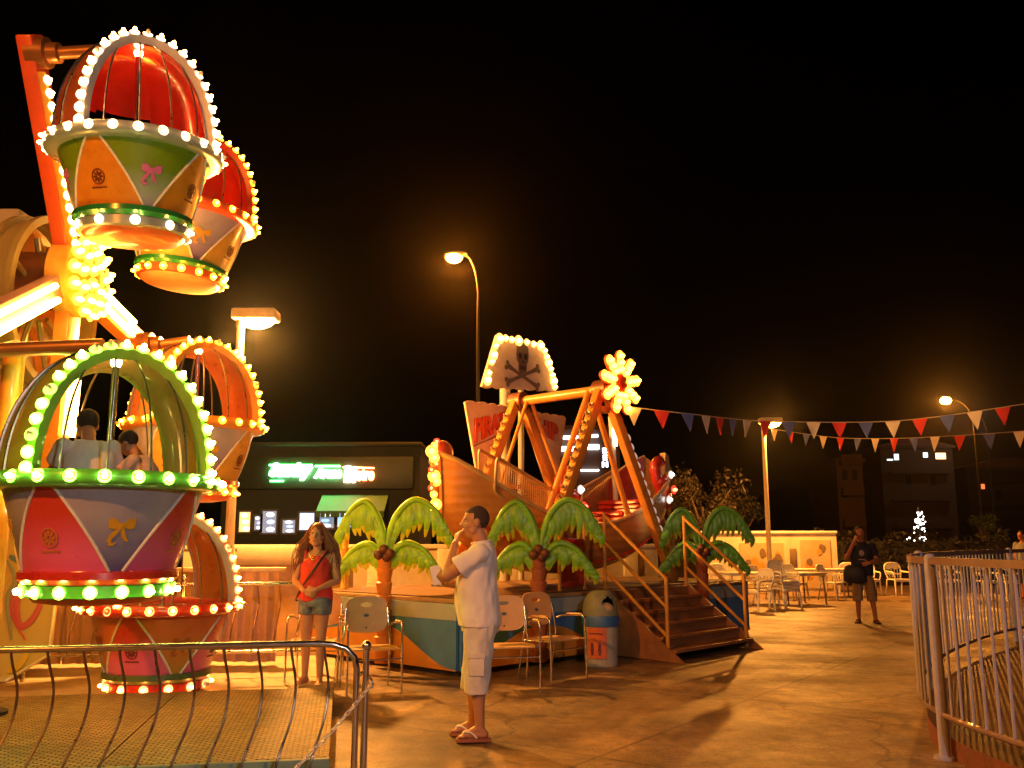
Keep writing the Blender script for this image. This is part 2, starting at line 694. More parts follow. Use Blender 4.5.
# ------------------------------------------------------------------ shop with neon sign, far left
YB = 27.0
s0, s1 = at(252, 500, YB), at(420, 500, YB)
shop = thing('snack_shop', 'dark shop with green and red neon sign and lit windows behind the girl', 'shop', (s0.x - .9, YB, 0))
ox = s0.x - .9
b = B()
wid = s1.x - ox
b.box((wid / 2, 2.0, 2.15), (wid, 4, 4.3))
b.box((wid / 2, 1.9, 4.36), (wid + .1, 4.2, 0.12), ch=.03)
b.box((wid / 2, -.03, 0.5), (wid - .1, 0.05, 0.9))
b.build('wall', mat('shop_wall', (0.012, 0.017, 0.009), 0.75, var=0.3, bump=.3), shop)
b = B()
b.box((wid / 2, -.12, 3.5), (wid - .4, 0.2, 0.95), ch=.02)
sg = b.build('sign_board', mat('sign_board', (0.018, 0.03, 0.014), 0.5), shop)
neon_g = glow('neon_green', (0.06, 1.0, 0.16), 40)
neon_gw = glow('neon_green_core', (0.30, 1.0, 0.45), 40)
neon_r = glow('neon_red', (1.0, 0.13, 0.04), 26)
neon_w = glow('neon_white', (1.0, 0.85, 0.6), 30)


def neon(txt, px0, px1, py, hpx, m, shear=0.35, halo=None):
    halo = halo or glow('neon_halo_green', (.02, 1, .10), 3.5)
    a, c = at(px0, py, YB - .3), at(px1, py, YB - .3)
    me = text_mesh(txt, 1.0, 0.03, shear, 0.02, 0.03)
    xs = [v.co.x for v in me.vertices]
    ys = [v.co.y for v in me.vertices]
    w, hh = max(xs) - min(xs), max(ys) - min(ys)
    sx = (c.x - a.x) / w
    sy = (at(px0, py - hpx / 2, YB - .3).z - at(px0, py + hpx / 2, YB - .3).z) / hh
    for v in me.vertices:
        x, y, z = v.co
        v.co = V(((x - min(xs)) * sx, -z, (y - min(ys) - hh / 2) * sy))
    bk = text_mesh(txt, 1.0, 0.01, shear, 0.0, 0.075)  # larger glowing letters added behind to imitate the halo of the neon
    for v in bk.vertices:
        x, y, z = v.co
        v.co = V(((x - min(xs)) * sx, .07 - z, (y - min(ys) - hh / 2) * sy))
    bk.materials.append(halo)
    link('lettering_halo', bk, sg, (a.x - ox, -.28, a.z))
    me.materials.append(m)
    return link('neon_lettering', me, sg, (a.x - ox, -.28, a.z))


neon('Sunday', 269, 312, 471.5, 17, neon_gw)
neon('Arena', 314, 341, 472.5, 11, neon_gw)
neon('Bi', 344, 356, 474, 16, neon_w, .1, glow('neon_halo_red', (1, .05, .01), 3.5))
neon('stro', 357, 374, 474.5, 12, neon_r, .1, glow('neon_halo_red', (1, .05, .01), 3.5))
for (p0, p1, m_) in (((269, 465), (312, 465), neon_g), ((270, 481), (283, 481), neon_g), ((315, 466), (340, 466), neon_g), ((343, 467), (374, 468), neon_r)):
    a, c = at(*p0, YB - .28), at(*p1, YB - .28)
    q = B()
    q.tube([(a.x - ox, -.26, a.z), (c.x - ox, -.26, c.z)], .022, 8)
    q.build('neon_tube', m_, sg)
# lit windows and picture menus
scr = [glow('menu_screen_blue', (0.25, 0.5, 1.0), 1.6), glow('menu_screen_white', (0.85, 0.95, 1.0), 2.4), glow('menu_screen_amber', (1, 0.6, 0.2), 1.2)]
wf = mat('window_frame_dark', (0.05, 0.045, 0.04), 0.5)
for (x0, y0, x1, y1, mm) in ((255, 516, 260.5, 530, 1), (263, 511, 276, 533, 1), (283, 520, 295, 533, 1), (300, 513, 314, 530, 0), (320, 513, 334, 528, 1), (338, 513, 354, 527, 0), (240, 512, 250, 532, 2), (360, 513, 372, 528, 1)):
    a, c = at(x0, y0, YB - .05), at(x1, y1, YB - .05)
    w = B()
    xx0, xx1 = a.x - ox, c.x - ox
    for (cx, cz, dx, dz) in (((xx0 + xx1) / 2, a.z + .03, xx1 - xx0 + .12, .06), ((xx0 + xx1) / 2, c.z - .03, xx1 - xx0 + .12, .06), (xx0 - .03, (a.z + c.z) / 2, .06, a.z - c.z), (xx1 + .03, (a.z + c.z) / 2, .06, a.z - c.z)):
        w.box((cx, -.075, cz), (dx, .05, dz))
    wo = w.build('window', wf, shop)
    p = B()
    p.box(((xx0 + xx1) / 2, -.06, (a.z + c.z) / 2), (xx1 - xx0 - .004, .02, a.z - c.z - .004), m=0)
    nrow = 3
    for r in range(nrow):
        hh = (a.z - c.z) / nrow
        zc = c.z + hh * (r + .5)
        p.ball(((xx0 + xx1) / 2 + random.uniform(-.05, .05), -.075, zc), ((xx1 - xx0) * .3, .006, hh * .32), 12, m=1 + (r % 2))
    p.build('menu_screen', [scr[mm] if mm != 1 else mat('menu_back', (.3, .3, .3), .5, emit=(.5, .7, 1), es=.35), scr[1], scr[0]], wo)
a, c = at(316, 502, YB - 1), at(384, 511, YB - 1)
aw = B()
x0, x1 = a.x - ox, c.x - ox
aw.add([(x0, -.13, a.z + .25), (x1, -.13, a.z + .25), (x1, -1.0, c.z), (x0, -1.0, c.z), (x0, -.13, a.z + .21), (x1, -.13, a.z + .21), (x1, -1.0, c.z - .04), (x0, -1.0, c.z - .04)],
       [(0, 1, 2, 3), (7, 6, 5, 4), (3, 2, 6, 7), (0, 3, 7, 4), (1, 5, 6, 2), (0, 4, 5, 1)])
for i in range(14):
    xx = x0 + (x1 - x0) * (i + .5) / 14
    aw.box((xx, -1.0, c.z - .11), ((x1 - x0) / 14 - .02, .02, .14))
aw.build('awning', mat('green_awning', (.05, .16, .04), .7, var=.2), shop)

# ------------------------------------------------------------------ building with lit strips behind the ship
YS = 48.0
a, c = at(548, 430, YS), at(622, 560, YS)
t = thing('arcade_building', 'dark building with white lit strips and upright sign seen through the ship frame', 'building', (a.x, YS, 0))
w = c.x - a.x
b = B()
b.box((w / 2, 3, a.z / 2), (w, 6, a.z))
b.box((w / 2, 2.95, a.z + .12), (w + .3, 6.2, .24))
b.build('wall', mat('arcade_wall', (.06, .03, .02), .8), t)
for (x0, y0, x1, y1) in ((558, 436, 579, 439), (590, 434.5, 598, 437), (558, 446.5, 580, 451), (587, 444.5, 599, 449.5), (580, 469.5, 599, 471), (553, 472, 556, 473.5)):
    p0, p1 = at(x0, y0, YS - .1), at(x1, y1, YS - .1)
    q = B()
    q.box(((p0.x + p1.x) / 2 - a.x, -.08, (p0.z + p1.z) / 2), (p1.x - p0.x, .14, p0.z - p1.z), ch=.02)
    q.build('light_strip', glow('strip_light', (.8, .95, 1.0), 7), t)
p0, p1 = at(601.5, 447.5, YS - .5), at(608.5, 468, YS - .5)
q = B()
q.box(((p0.x + p1.x) / 2 - a.x, -.3, (p0.z + p1.z) / 2), (p1.x - p0.x, .3, p0.z - p1.z), ch=.03)
so = q.build('upright_sign', mat('sign_navy', (.02, .02, .06), .5), t)
for i, ch_ in enumerate('BEN'):
    me = text_mesh(ch_, .5, .01, 0, 0, .03)
    for v in me.vertices:
        x, y, z = v.co
        v.co = V((x * .8, -z, y * .72))
    me.materials.append(glow('sign_letter', (.75, .85, 1), 10))
    link('sign_letter', me, so, ((p0.x + p1.x) / 2 - a.x, -.47, p0.z - (p0.z - p1.z) * (i + .5) / 3))

# ------------------------------------------------------------------ dark buildings and lights on the right
litw = [glow('window_warm', (1, .55, .2), 3.5), glow('window_cool', (.6, .85, .8), 2.2), glow('window_red', (1, .2, .05), 1.2)]


def far_house(px0, px1, pyt, Y, label, wins, col):
    a, c = at(px0, pyt, Y), at(px1, pyt, Y)
    t = thing('hillside_house', label, 'house', (a.x, Y, 0), 0, 'dark houses on the hill')
    w = c.x - a.x
    b = B()
    b.box((w / 2, 4, a.z / 2), (w, 8, a.z))
    b.box((w / 2, 4, a.z + .15), (w + .5, 8.5, .3))
    for r in range(int(a.z // 3)):
        b.box((w / 2, -.4, 2.9 + 3 * r), (w * .8, .8, .15))
        b.box((w / 2, -.78, 3.35 + 3 * r), (w * .8, .05, .8))
    b.build('wall', mat('house_wall_' + str(col), col, .85, var=.2), t)
    rf = B()
    rf.prism([(-.3, a.z + .3), (w + .3, a.z + .3), (w / 2, a.z + .3 + w * .12)], 8, Matrix.Translation((0, 0, 0)))
    rf.build('roof', mat('house_roof', (.08, .03, .02), .9), t)
    for (x0, y0, x1, y1, k) in wins:
        p0, p1 = at(x0, y0, Y - .1), at(x1, y1, Y - .1)
        q = B()
        q.box(((p0.x + p1.x) / 2 - a.x, -.02, (p0.z + p1.z) / 2), (p1.x - p0.x + .12, .1, p0.z - p1.z + .12))
        fo = q.build('window', wf, t)
        q = B()
        q.box(((p0.x + p1.x) / 2 - a.x, -.08, (p0.z + p1.z) / 2), (p1.x - p0.x, .03, p0.z - p1.z))
        q.build('pane', litw[k] if k >= 0 else mat('dark_pane', (.02, .02, .02), .15), fo)


far_house(836, 862, 462, 88, 'dim brown block with unlit windows beside the tall lamp pole', [(842, 470, 848, 480, -1), (852, 470, 858, 480, -1), (842, 488, 848, 498, -1)], (.05, .028, .016))
far_house(880, 952, 448, 100, 'dark hillside house with two or three small lit windows under the bunting', [(894, 454, 899, 460, 1), (887, 459, 893, 460.5, 1), (923, 452.5, 928, 457.5, 1), (935.5, 453, 946, 459, 0), (905, 475, 912, 485, -1), (930, 475, 937, 485, -1)], (.035, .022, .014))
far_house(966, 1060, 470, 115, 'dark hillside house with faint red lit window at the right', [(981, 484, 985, 489, 2), (995, 490, 1003, 500, -1)], (.03, .02, .014))
far_house(640, 700, 492, 90, 'low dark house behind the stern of the ship', [(652, 500, 660, 510, -1)], (.04, .025, .015))


def tree(loc, hgt, crown_r, label, seed, leafcol, n=1500):
    random.seed(seed)
    t = thing('tree', label, 'tree', loc, 0, 'trees behind the fair')
    tr = B()
    th = hgt * .42
    tr.tube([(0, 0, 0), (.05, .02, th * .5), (.02, .06, th), (0, .1, hgt * .75)], [.16, .12, .1, .04], 10)
    blobs = []
    for i in range(9):
        a = 2 * PI * i / 9 + random.uniform(-.3, .3)
        e = V((math.cos(a) * crown_r * random.uniform(.4, .8), math.sin(a) * crown_r * random.uniform(.4, .8), hgt * random.uniform(.55, .95)))
        s0 = V((0.02, .05, th * random.uniform(.7, 1.1)))
        tr.tube([s0, s0.lerp(e, .5) + V((0, 0, .15)), e], [.06, .04, .015], 6)
        blobs.append((e, crown_r * random.uniform(.3, .5)))
    tr.build('trunk', mat('tree_bark', (.10, .07, .05), .9, var=.3, bump=.4), t)
    fo = B()
    for i in range(n):
        c, r = random.choice(blobs)
        d = V((random.gauss(0, 1), random.gauss(0, 1), random.gauss(0, .8)))
        p = c + d.normalized() * r * random.uniform(.4, 1.15)
        s = random.uniform(.035, .085)
        x, y = V((random.gauss(0, 1), random.gauss(0, 1), random.gauss(0, 1))).normalized(), V((random.gauss(0, 1), random.gauss(0, 1), random.gauss(0, 1))).normalized()
        fo.add([p - x * s, p + y * s * .5, p + x * s, p - y * s * .5], [(0, 1, 2, 3)], i % 2)
    fo.build('crown', [mat('leaf_a' + str(leafcol), leafcol, .6, var=.3), mat('leaf_b' + str(leafcol), tuple(c * .6 for c in leafcol), .6, var=.3)], t, smooth=-1)


p = at(705, 560, 30.5)
tree((p.x, 30.5, 0), 3.5, 1.4, 'bushy tree over the white wall beside the rightmost palm cutout', 5, (.022, .014, .005), 4200)
p = at(672, 560, 33)
tree((p.x, 33, 0), 3.6, 1.3, 'dim tree between the ship stern and the mural wall', 6, (.03, .025, .01))
p = at(735, 560, 34)
tree((p.x, 34, 0), 3.0, 1.1, 'small dark tree behind the mural wall left of its lamp', 8, (.025, .025, .01))
p = at(985, 530, 44)
tree((p.x, 44, 0), 2.9, .7, 'lone sapling, green light painted into its leaves, beyond the far chairs', 9, (.10, .16, .03), 700)  # lighter green leaves carry the light falling on this sapling
random.seed(21)
# dark dense hedge beyond the far chairs
hd = thing('hedge', 'long dark hedge beyond the row of white chairs', 'hedge', (10.2, 31.5, 0))
hb = B()
for i in range(5200):
    x = random.uniform(0, 18)
    z = random.uniform(.02, 1.75 + .15 * math.sin(x * 2.1) + .1 * math.sin(x * 5))
    pp = V((x, random.uniform(-.45, .45), z))
    s = random.uniform(.06, .13)
    x_, y_ = V((random.gauss(0, 1), random.gauss(0, 1), random.gauss(0, 1))).normalized(), V((random.gauss(0, 1), random.gauss(0, 1), random.gauss(0, 1))).normalized()
    hb.add([pp - x_ * s, pp + y_ * s * .5, pp + x_ * s, pp - y_ * s * .5], [(0, 1, 2, 3)])
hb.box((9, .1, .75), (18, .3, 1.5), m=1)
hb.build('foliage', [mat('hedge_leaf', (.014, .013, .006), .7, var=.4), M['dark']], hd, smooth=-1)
# string of white fairy lights in the dark
p = at(920, 549, 34)
fx = thing('fairy_light_figure', 'upright white fairy light cluster shining in the dark over the hedge', 'light figure', (p.x, 34, 0))
q = B()
q.tube([(0, 0, 0), (0.02, 0, 1.4), (.05, 0, 2.75)], .03, 8)
q.build('stake', M['steel_dark'], fx)
fyg = glow('fairy_white', (1, .97, .9), 9)
for i in range(46):
    u = random.random()
    z0 = 1.45 + 1.15 * u
    wd = .30 * (1 - u) + .05
    q = B()
    q.ball((random.gauss(.12 * u, wd * .6), random.gauss(0, .08), z0), random.uniform(.02, .042), 8)
    q.build('fairy_light', fyg, fx)
# ------------------------------------------------------------------ balloon ride
random.seed(5)
DRZ = math.radians(10.5)
DH = 0.14
DO = gr(330, 757, DH)
DO.z = 0
_ex, _ey = V((math.cos(DRZ), math.sin(DRZ), 0)), V((-math.sin(DRZ), math.cos(DRZ), 0))


def dk(x, y, z=0):
    return DO + _ex * x + _ey * y + V((0, 0, z))


def tread_mat():
    m = mat('tread_plate', (0.50, 0.35, 0.14), 0.5, metal=0.0, var=0.25, scale=1.5)
    nt = m.node_tree
    N, L = nt.nodes, nt.links
    b = N['Principled BSDF']
    tc = [n for n in N if n.type == 'TEX_COORD'][0]
    mp = N.new('ShaderNodeMapping')
    mp.inputs['Scale'].default_value = (1, 1, 1)
    L.new(tc.outputs['Object'], mp.inputs['Vector'])
    ck = N.new('ShaderNodeTexBrick')
    ck.inputs['Scale'].default_value = 1
    ck.inputs['Brick Width'].default_value = .07
    ck.inputs['Row Height'].default_value = .035
    ck.inputs['Mortar Size'].default_value = .008
    ck.inputs['Mortar Smooth'].default_value = .6
    ck.inputs['Color1'].default_value = (1, 1, 1, 1)
    ck.inputs['Color2'].default_value = (.85, .85, .85, 1)
    ck.inputs['Mortar'].default_value = (.35, .33, .3, 1)
    L.new(mp.outputs['Vector'], ck.inputs['Vector'])
    mx = N.new('ShaderNodeMix')
    mx.data_type = 'RGBA'
    mx.blend_type = 'MULTIPLY'
    mx.inputs['Factor'].default_value = .85
    src = b.inputs['Base Color'].links[0].from_socket
    L.new(src, mx.inputs['A'])
    L.new(ck.outputs['Color'], mx.inputs['B'])
    L.new(mx.outputs['Result'], b.inputs['Base Color'])
    bp = N.new('ShaderNodeBump')
    bp.inputs['Strength'].default_value = .6
    bp.inputs['Distance'].default_value = .006
    L.new(ck.outputs['Color'], bp.inputs['Height'])
    L.new(bp.outputs['Normal'], b.inputs['Normal'])
    return m


deck = thing('ride_deck', 'low raised deck under the balloon ride with ochre tread plates and teal edge', 'deck', DO, DRZ)
b = B()
b.box((-3.5, 1.42, DH / 2 - .02), (6.98, 2.84, DH - .04))
b.build('deck_base', mat('deck_pale', (.38, .30, .2), .7, var=.2, bump=.3), deck)
b = B()
b.box((-3.5, -.02, DH / 2), (7.0, .05, DH), ch=.008)
b.build('edge_trim', mat('teal_edge', (.14, .26, .20), .5, var=.2), deck)
for i in range(5):
    b = B()
    b.box((-.7 - 1.4 * i, 1.43, DH - .01), (1.39, 2.82, .02), ch=.004)
    b.build('tread_plate', tread_mat(), deck)
b = B()
b.box((-3.5, 4.62, .006), (6.98, 3.5, .02))
b.build('rear_floor', mat('deck_pale2', (.42, .34, .22), .7, var=.2, scale=3, bump=.2), deck)

# front railing: belly-shaped balusters, chrome
rl = thing('chrome_railing', 'curved chrome crowd railing along the front of the balloon deck', 'railing', DO, DRZ)
RY, RT = -.12, .855
b = B()
pts = [(-5.4, RY, RT), (-3, RY, RT), (-.10, RY, RT), (0, RY, RT - .008), (.08, RY, RT - .035), (.135, RY, RT - .09), (.15, RY, RT - .16), (.15, RY, RT - .45), (.15, RY, 0)]
b.tube(pts, .021, 12)
b.tube([(.15, RY, 0), (.15, RY, .02)], .05, 12)
b.build('top_rail', M['chrome'], rl)
x = -.06
while x > -5.2:
    b = B()
    pts = catmull([(x, RY, RT - .01), (x + .01, RY + .01, RT - .08), (x + .035, RY + .07, RT - .26), (x + .02, RY + .03, RT - .45), (x - .045, RY - .08, RT - .66), (x - .075, RY - .1, DH - .10)], 5)
    b.tube(pts, .0085, 8)
    b.ball((x - .075, RY - .1, .045), (.035, .035, .02), 10)
    b.tube([(x - .075, RY - .1, DH - .1), (x - .075, RY - .1, 0)], .0085, 8)
    b.build('baluster', M['chrome_dull'], rl)
    x -= .205
sp = thing('chrome_post', 'chrome gate post with ball top and hook holding the white chain', 'post', dk(.21, -.06))
b = B()
b.tube([(0, 0, 0), (0, 0, .80)], .022, 12)
b.ball((0, 0, .83), .034, 12)
b.tube([(0, 0, .80), (0, 0, .805)], .03, 12)
b.tube([(0, 0, 0), (0, 0, .015)], .06, 14)
b.build('shaft', M['chrome'], sp)
b = B()
b.tube(catmull([(0, 0, .62), (.03, -.01, .63), (.05, -.02, .60), (.045, -.02, .57)], 4), .007, 8)
b.tube(catmull([(0, 0, .66), (-.05, 0, .66), (-.08, 0, .64)], 4), .008, 8)
b.build('hook', M['chrome'], sp)
# chain
c0, c1 = dk(.255, -.08, .60), dk(-.36, -.5, .05)
chb = B()
n = 26
for i in range(n):
    u = (i + .5) / n
    p = c0.lerp(c1, u) - V((0, 0, .10 * 4 * u * (1 - u) * .35))
    d = (c1 - c0).normalized()
    x, y = frame_of(d)
    s_ = x if i % 2 else y
    ln = (c1 - c0).length / n * .78
    pts = [p + d * ln * math.cos(a) + s_ * .011 * math.sin(a) for a in [2 * PI * k / 12 for k in range(12)]]
    chb.tube(pts, .0042, 6, closed=True)
tag(chb.build('chain', mat('chain_white', (.75, .73, .7), .35, .3)), 'white plastic link chain hanging slack from the chrome gate post', 'chain')

# side posts at the deck's right edge and the rear railing
rr_ = thing('chrome_railing', 'chrome railing along the rear of the balloon deck, before the ribbed skirting', 'railing', DO, DRZ)
BY = 4.62
b = B()
b.tube([(-6.5, BY, 1.02), (-.30, BY, 1.02), (-.2, BY, 1.0), (-.17, BY, .94), (-.17, BY, .016)], .022, 12)
b.build('top_rail', M['chrome'], rr_)
b = B()
b.tube([(-6.5, BY, .28), (-.18, BY, .28)], .018, 10)
b.build('bottom_rail', M['chrome'], rr_)
x = -.42
while x > -6.4:
    b = B()
    b.tube(catmull([(x, BY, 1.01), (x + .02, BY + .05, .8), (x - .02, BY - .03, .5), (x - .03, BY - .04, .28)], 4), .009, 8)
    b.build('baluster', M['chrome_dull'], rr_)
    x -= .24
for xx in (-.17, -1.7, -3.3, -4.9):
    b = B()
    b.tube([(xx, BY + .05, .016), (xx, BY + .05, 1.08)], .026, 12)
    b.ball((xx, BY + .05, 1.10), .038, 10)
    b.build('post', M['chrome'], rr_)

# ribbed skirting behind
skm = mat('pink_skirting', (.56, .34, .23), .45, var=.15, scale=2, coat=.1)
sk = thing('ribbed_skirting', 'pinkish ribbed metal skirting standing behind the rear chrome railing', 'skirting', DO, DRZ)
for k in range(5):
    b = B()
    xs = -.72 - k * 1.25
    vs, fs = [], []
    nn = 60
    for i in range(nn + 1):
        u = i / nn
        yy = 5.45 + .035 * math.sin(u * 2 * PI * 7) + (.25 * u if k == 0 else .25)
        vs += [(xs - 1.23 * u, yy, .06), (xs - 1.23 * u, yy, 1.12)]
    for i in range(nn):
        fs.append((2 * i, 2 * i + 1, 2 * i + 3, 2 * i + 2))
    b.add(vs, fs)
    b.add([(v[0], v[1] + .03, v[2]) for v in vs], [f[::-1] for f in fs])
    b.build('ribbed_panel', skm, sk)
b = B()
b.box((-3.8, 5.66, 1.15), (6.3, .22, .05), ch=.012)
b.build('top_cap', M['cream'], sk)
# ticket booth parapet between the ride and the ship
p0, p1 = at(236, 546, 13.6), at(350, 546, 13.6)
bt = thing('ticket_booth', 'long cream parapet of the booth behind the girl with dark opening above', 'booth', (p0.x, 13.6, 0))
w = p1.x - p0.x
b = B()
b.box((w / 2, .3, p0.z - .14), (w, .5, .28), ch=.015)
b.build('parapet', M['cream'], bt)
b = B()
b.box((w / 2, .34, (p0.z - .28) / 2), (w - .06, .4, p0.z - .285))
b.build('base_panel', mat('booth_panel', (.46, .30, .2), .6, var=.15), bt)

# ---------------- gondolas
RR, RB, RT_ = .80, .545, .725
ZB = -.67


def bulb_mesh(name, m_core, m_cup):
    b = B()
    b.lathe([(0, .058), (.012, .053), (.020, .038), (.021, .022), (.016, .0)], 12, m=0)
    b.lathe([(.0, -.010), (.042, -.008), (.050, .006), (.045, .012), (.020, .0)], 12, m=1)
    return b.mesh(name, [m_core, m_cup], 50)


def orient(o, p, d):
    """place o at p with its z axis along d"""
    q = V(d).to_track_quat('Z', 'Y')
    o.rotation_mode = 'QUATERNION'
    o.rotation_quaternion = q
    o.location = p


def gondola(name, label, loc, rz, tilt, col, shellm, bulbm, archm, rimm, up, down, trimm, bowm, logom, basem, ringm, nring=16, scale=1.0, dead=.05, DHT=1.05, back=True):
    t = thing(name, label, 'balloon gondola', loc, 0, 'balloon gondolas of the ride', rot=(tilt[0], tilt[1], rz))
    bm_ = bulb_mesh('bulb', *bulbm)
    bd_ = bulb_mesh('bulb', mat('bulb_dead', (.5, .45, .38), .2, coat=.4), bulbm[1])

    def pick():
        return bd_ if random.random() < dead else bm_

    def rad(z):  # dome radius at height z above the rim
        u = z / DHT
        return RR * .98 * math.sqrt(max(0, 1 - u ** 2.3)) ** 1.0

    def dome(a, e, off=0.0):  # e 0..1 from rim to crown
        th = e * PI / 2
        z = DHT * math.sin(th) ** .95
        r = RR * .97 * math.cos(th) ** .85 if e < 1 else 0
        return V(((r + off * math.cos(th)) * math.cos(a), (r + off * math.cos(th)) * math.sin(a), z + off * math.sin(th)))
    # shell with two arched openings, at local -y and +y
    HW, TOP = math.radians(50), .76

    def inside(a, e):
        for c, tp in ((-PI / 2, TOP), (PI / 2, TOP if back else .36)):
            d = (a - c + PI) % (2 * PI) - PI
            if abs(d) < HW and (abs(d) / HW) ** 2.6 + (e / tp) ** 2.6 < 1:
                return True
        return False
    na, ne = 144, 40
    s = B()
    vs = [dome(2 * PI * i / na, j / ne) for j in range(ne + 1) for i in range(na)]
    fs = []
    for j in range(ne):
        for i in range(na):
            if not inside(2 * PI * (i + .5) / na, (j + .5) / ne):
                fs.append((j * na + i, j * na + (i + 1) % na, (j + 1) * na + (i + 1) % na, (j + 1) * na + i))
    s.add(vs, fs, 0)
    vi = [dome(2 * PI * i / na, j / ne, -.035) for j in range(ne + 1) for i in range(na)]
    s.add(vi, [f[::-1] for f in fs], 1)
    me = s.mesh('shell', shellm, 60)
    sh = link('shell', me, t)
    rb = B()
    for k in range(2):
        for d in (-.3, 0, .3):
            a = k * PI + d
            rb.tube([dome(a, j / 14, .006) for j in range(14)], .012, 6)
    rb.build('shell_rib', trimm, sh)
    # arch frames with bulbs
    for c in ((-PI / 2, PI / 2) if back else (-PI / 2,)):
        pts, nr = [], []
        nseg = 48
        for i in range(nseg + 1):
            u = -1 + 2 * i / nseg
            th = (u + 1) / 2 * PI
            d = -HW * math.copysign(abs(math.cos(th)) ** (2 / 2.6), math.cos(th))
            e = TOP * abs(math.sin(th)) ** (2 / 2.6)
            pts.append(dome(c + d, max(e, .0), .01))
            p2 = dome(c + d, max(e, .0), .11)
            nr.append((p2 - pts[-1]).normalized())
        a_ = B()
        a_.tube(pts, .058, 4, ref=[n_ for n_ in nr], flat=.85)
        ao = a_.build('arch_frame', archm, t, smooth=0)
        L_ = [0]
        for i in range(nseg):
            L_.append(L_[-1] + (pts[i + 1] - pts[i]).length)
        nb = 23
        for k in range(nb):
            s_ = L_[-1] * (k + .5) / nb
            i = max(j for j in range(nseg) if L_[j] <= s_)
            p = pts[i].lerp(pts[i + 1], (s_ - L_[i]) / (L_[i + 1] - L_[i]))
            o = link('bulb', pick(), ao)
            orient(o, p + nr[i] * .055, (nr[i] + V((.35 * math.cos(c), .35 * math.sin(c), 0))))
        # cage wires
        w = B()
        for d in (-.62, -.2, .2, .62):
            etop = TOP * (1 - (abs(d) * 1.0 / HW) ** 2.6) ** (1 / 2.6)
            w.tube([dome(c + d, etop * j / 12, -.02) for j in range(13)], .009, 6)
        w.build('cage_wire', trimm, t)
    # centre pole and seat ring
    p = B()
    p.tube([(0, 0, ZB), (0, 0, DHT - .06)], .028, 10)
    p.lathe([(0, -.03), (.30, -.03), (.32, -.01), (.30, .012), (0, .012)], 24)
    p.build('centre_pole', M['chrome'], t)
    p = B()
    p.lathe([(.32, -.45), (.58, -.42), (.59, -.38), (.32, -.39)], 32)
    p.build('seat', M['redorange'], t)
    p = B()
    p.lathe([(0, DHT - .12), (.03, DHT - .115), (.042, DHT - .09), (.042, DHT - .06), (0, DHT - .055)], 20)
    p.build('inner_fill_lamp', glow('inner_fill_warm', (1, .55, .22), 45), t)  # small lamp added under the crown to brighten riders and dome
    # hub on top
    p = B()
    p.lathe([(0, DHT - .02), (.16, DHT - .025), (.17, DHT + .01), (.1, DHT + .05), (.05, DHT + .10), (0, DHT + .11)], 20)
    p.build('crown_cap', trimm, t)
    # rim
    r = B()
    r.lathe([(RT_ - .03, -.075), (RR - .02, -.07), (RR + .035, -.06), (RR + .06, -.03), (RR + .06, .02), (RR + .035, .05), (RR - .05, .055), (RT_ - .03, -.02), (RT_ - .03, -.075)], 64)
    ro = r.build('rim', rimm, t)
    for k in range(24):
        a = 2 * PI * k / 24 + .05
        o = link('bulb', pick(), ro)
        orient(o, V(((RR + .05) * math.cos(a), (RR + .05) * math.sin(a), 0)), (math.cos(a), math.sin(a), .1))
    # basket: alternating painted wedges
    NW = 4
    bk = B()

    def cone(a, u, off=0.0):  # u 0 top .. 1 bottom
        z = -.07 + (ZB + .07) * u
        q = RT_ + (RB - RT_) * u + off
        return V((q * math.cos(a), q * math.sin(a), z))
    sec = 2 * PI / NW
    for k in range(NW):
        c = -PI / 2 + k * sec
        wt, wb = sec * .435, sec * .055      # half widths of the wide-topped wedge

        def strip(a0t, a1t, a0b, a1b, m):
            mseg, nseg = 16, 8
            vs = []
            for j in range(nseg + 1):
                u = j / nseg
                for i in range(mseg + 1):
                    v = i / mseg
                    a = (a0t + (a1t - a0t) * v) * (1 - u) + (a0b + (a1b - a0b) * v) * u
                    vs.append(cone(a, u))
            bk.add(vs, [(j * (mseg + 1) + i, j * (mseg + 1) + i + 1, (j + 1) * (mseg + 1) + i + 1, (j + 1) * (mseg + 1) + i) for j in range(nseg) for i in range(mseg)], m)
        strip(c - wt, c + wt, c - wb, c + wb, 0)
        strip(c + wt, c + sec - wt, c + wb, c + sec - wb, 1)
    bk.lathe([(RB - .02, ZB), (RB - .3, ZB + .001), (0, ZB + .002)], 48, m=1)
    bo = bk.build('basket', [down, up], t, smooth=30)
    tr = B()
    for k in range(NW):
        c = -PI / 2 + k * sec
        for s_ in (-1, 1):
            pts = [cone(c + s_ * (sec * .435 * (1 - u) + sec * .055 * u), u, .004) for u in [j / 10 for j in range(11)]]
            tr.tube(pts, .012, 6)
    tr.build('wedge_trim', M['white'], bo)
    # bows on the wide wedges, wheel emblems on the narrow ones

    def decal(b, poly, c, u0, off, m=0, th=.006):
        vs = []
        for (x, y) in poly:
            vs.append(cone(c + x / .72, u0 - y / .64, off))
        for (x, y) in poly:
            vs.append(cone(c + x / .72, u0 - y / .64, off + th))
        n_ = len(poly)
        b.add(vs, [tuple(range(n_, 2 * n_))] + [(i, (i + 1) % n_, n_ + (i + 1) % n_, n_ + i) for i in range(n_)], m)

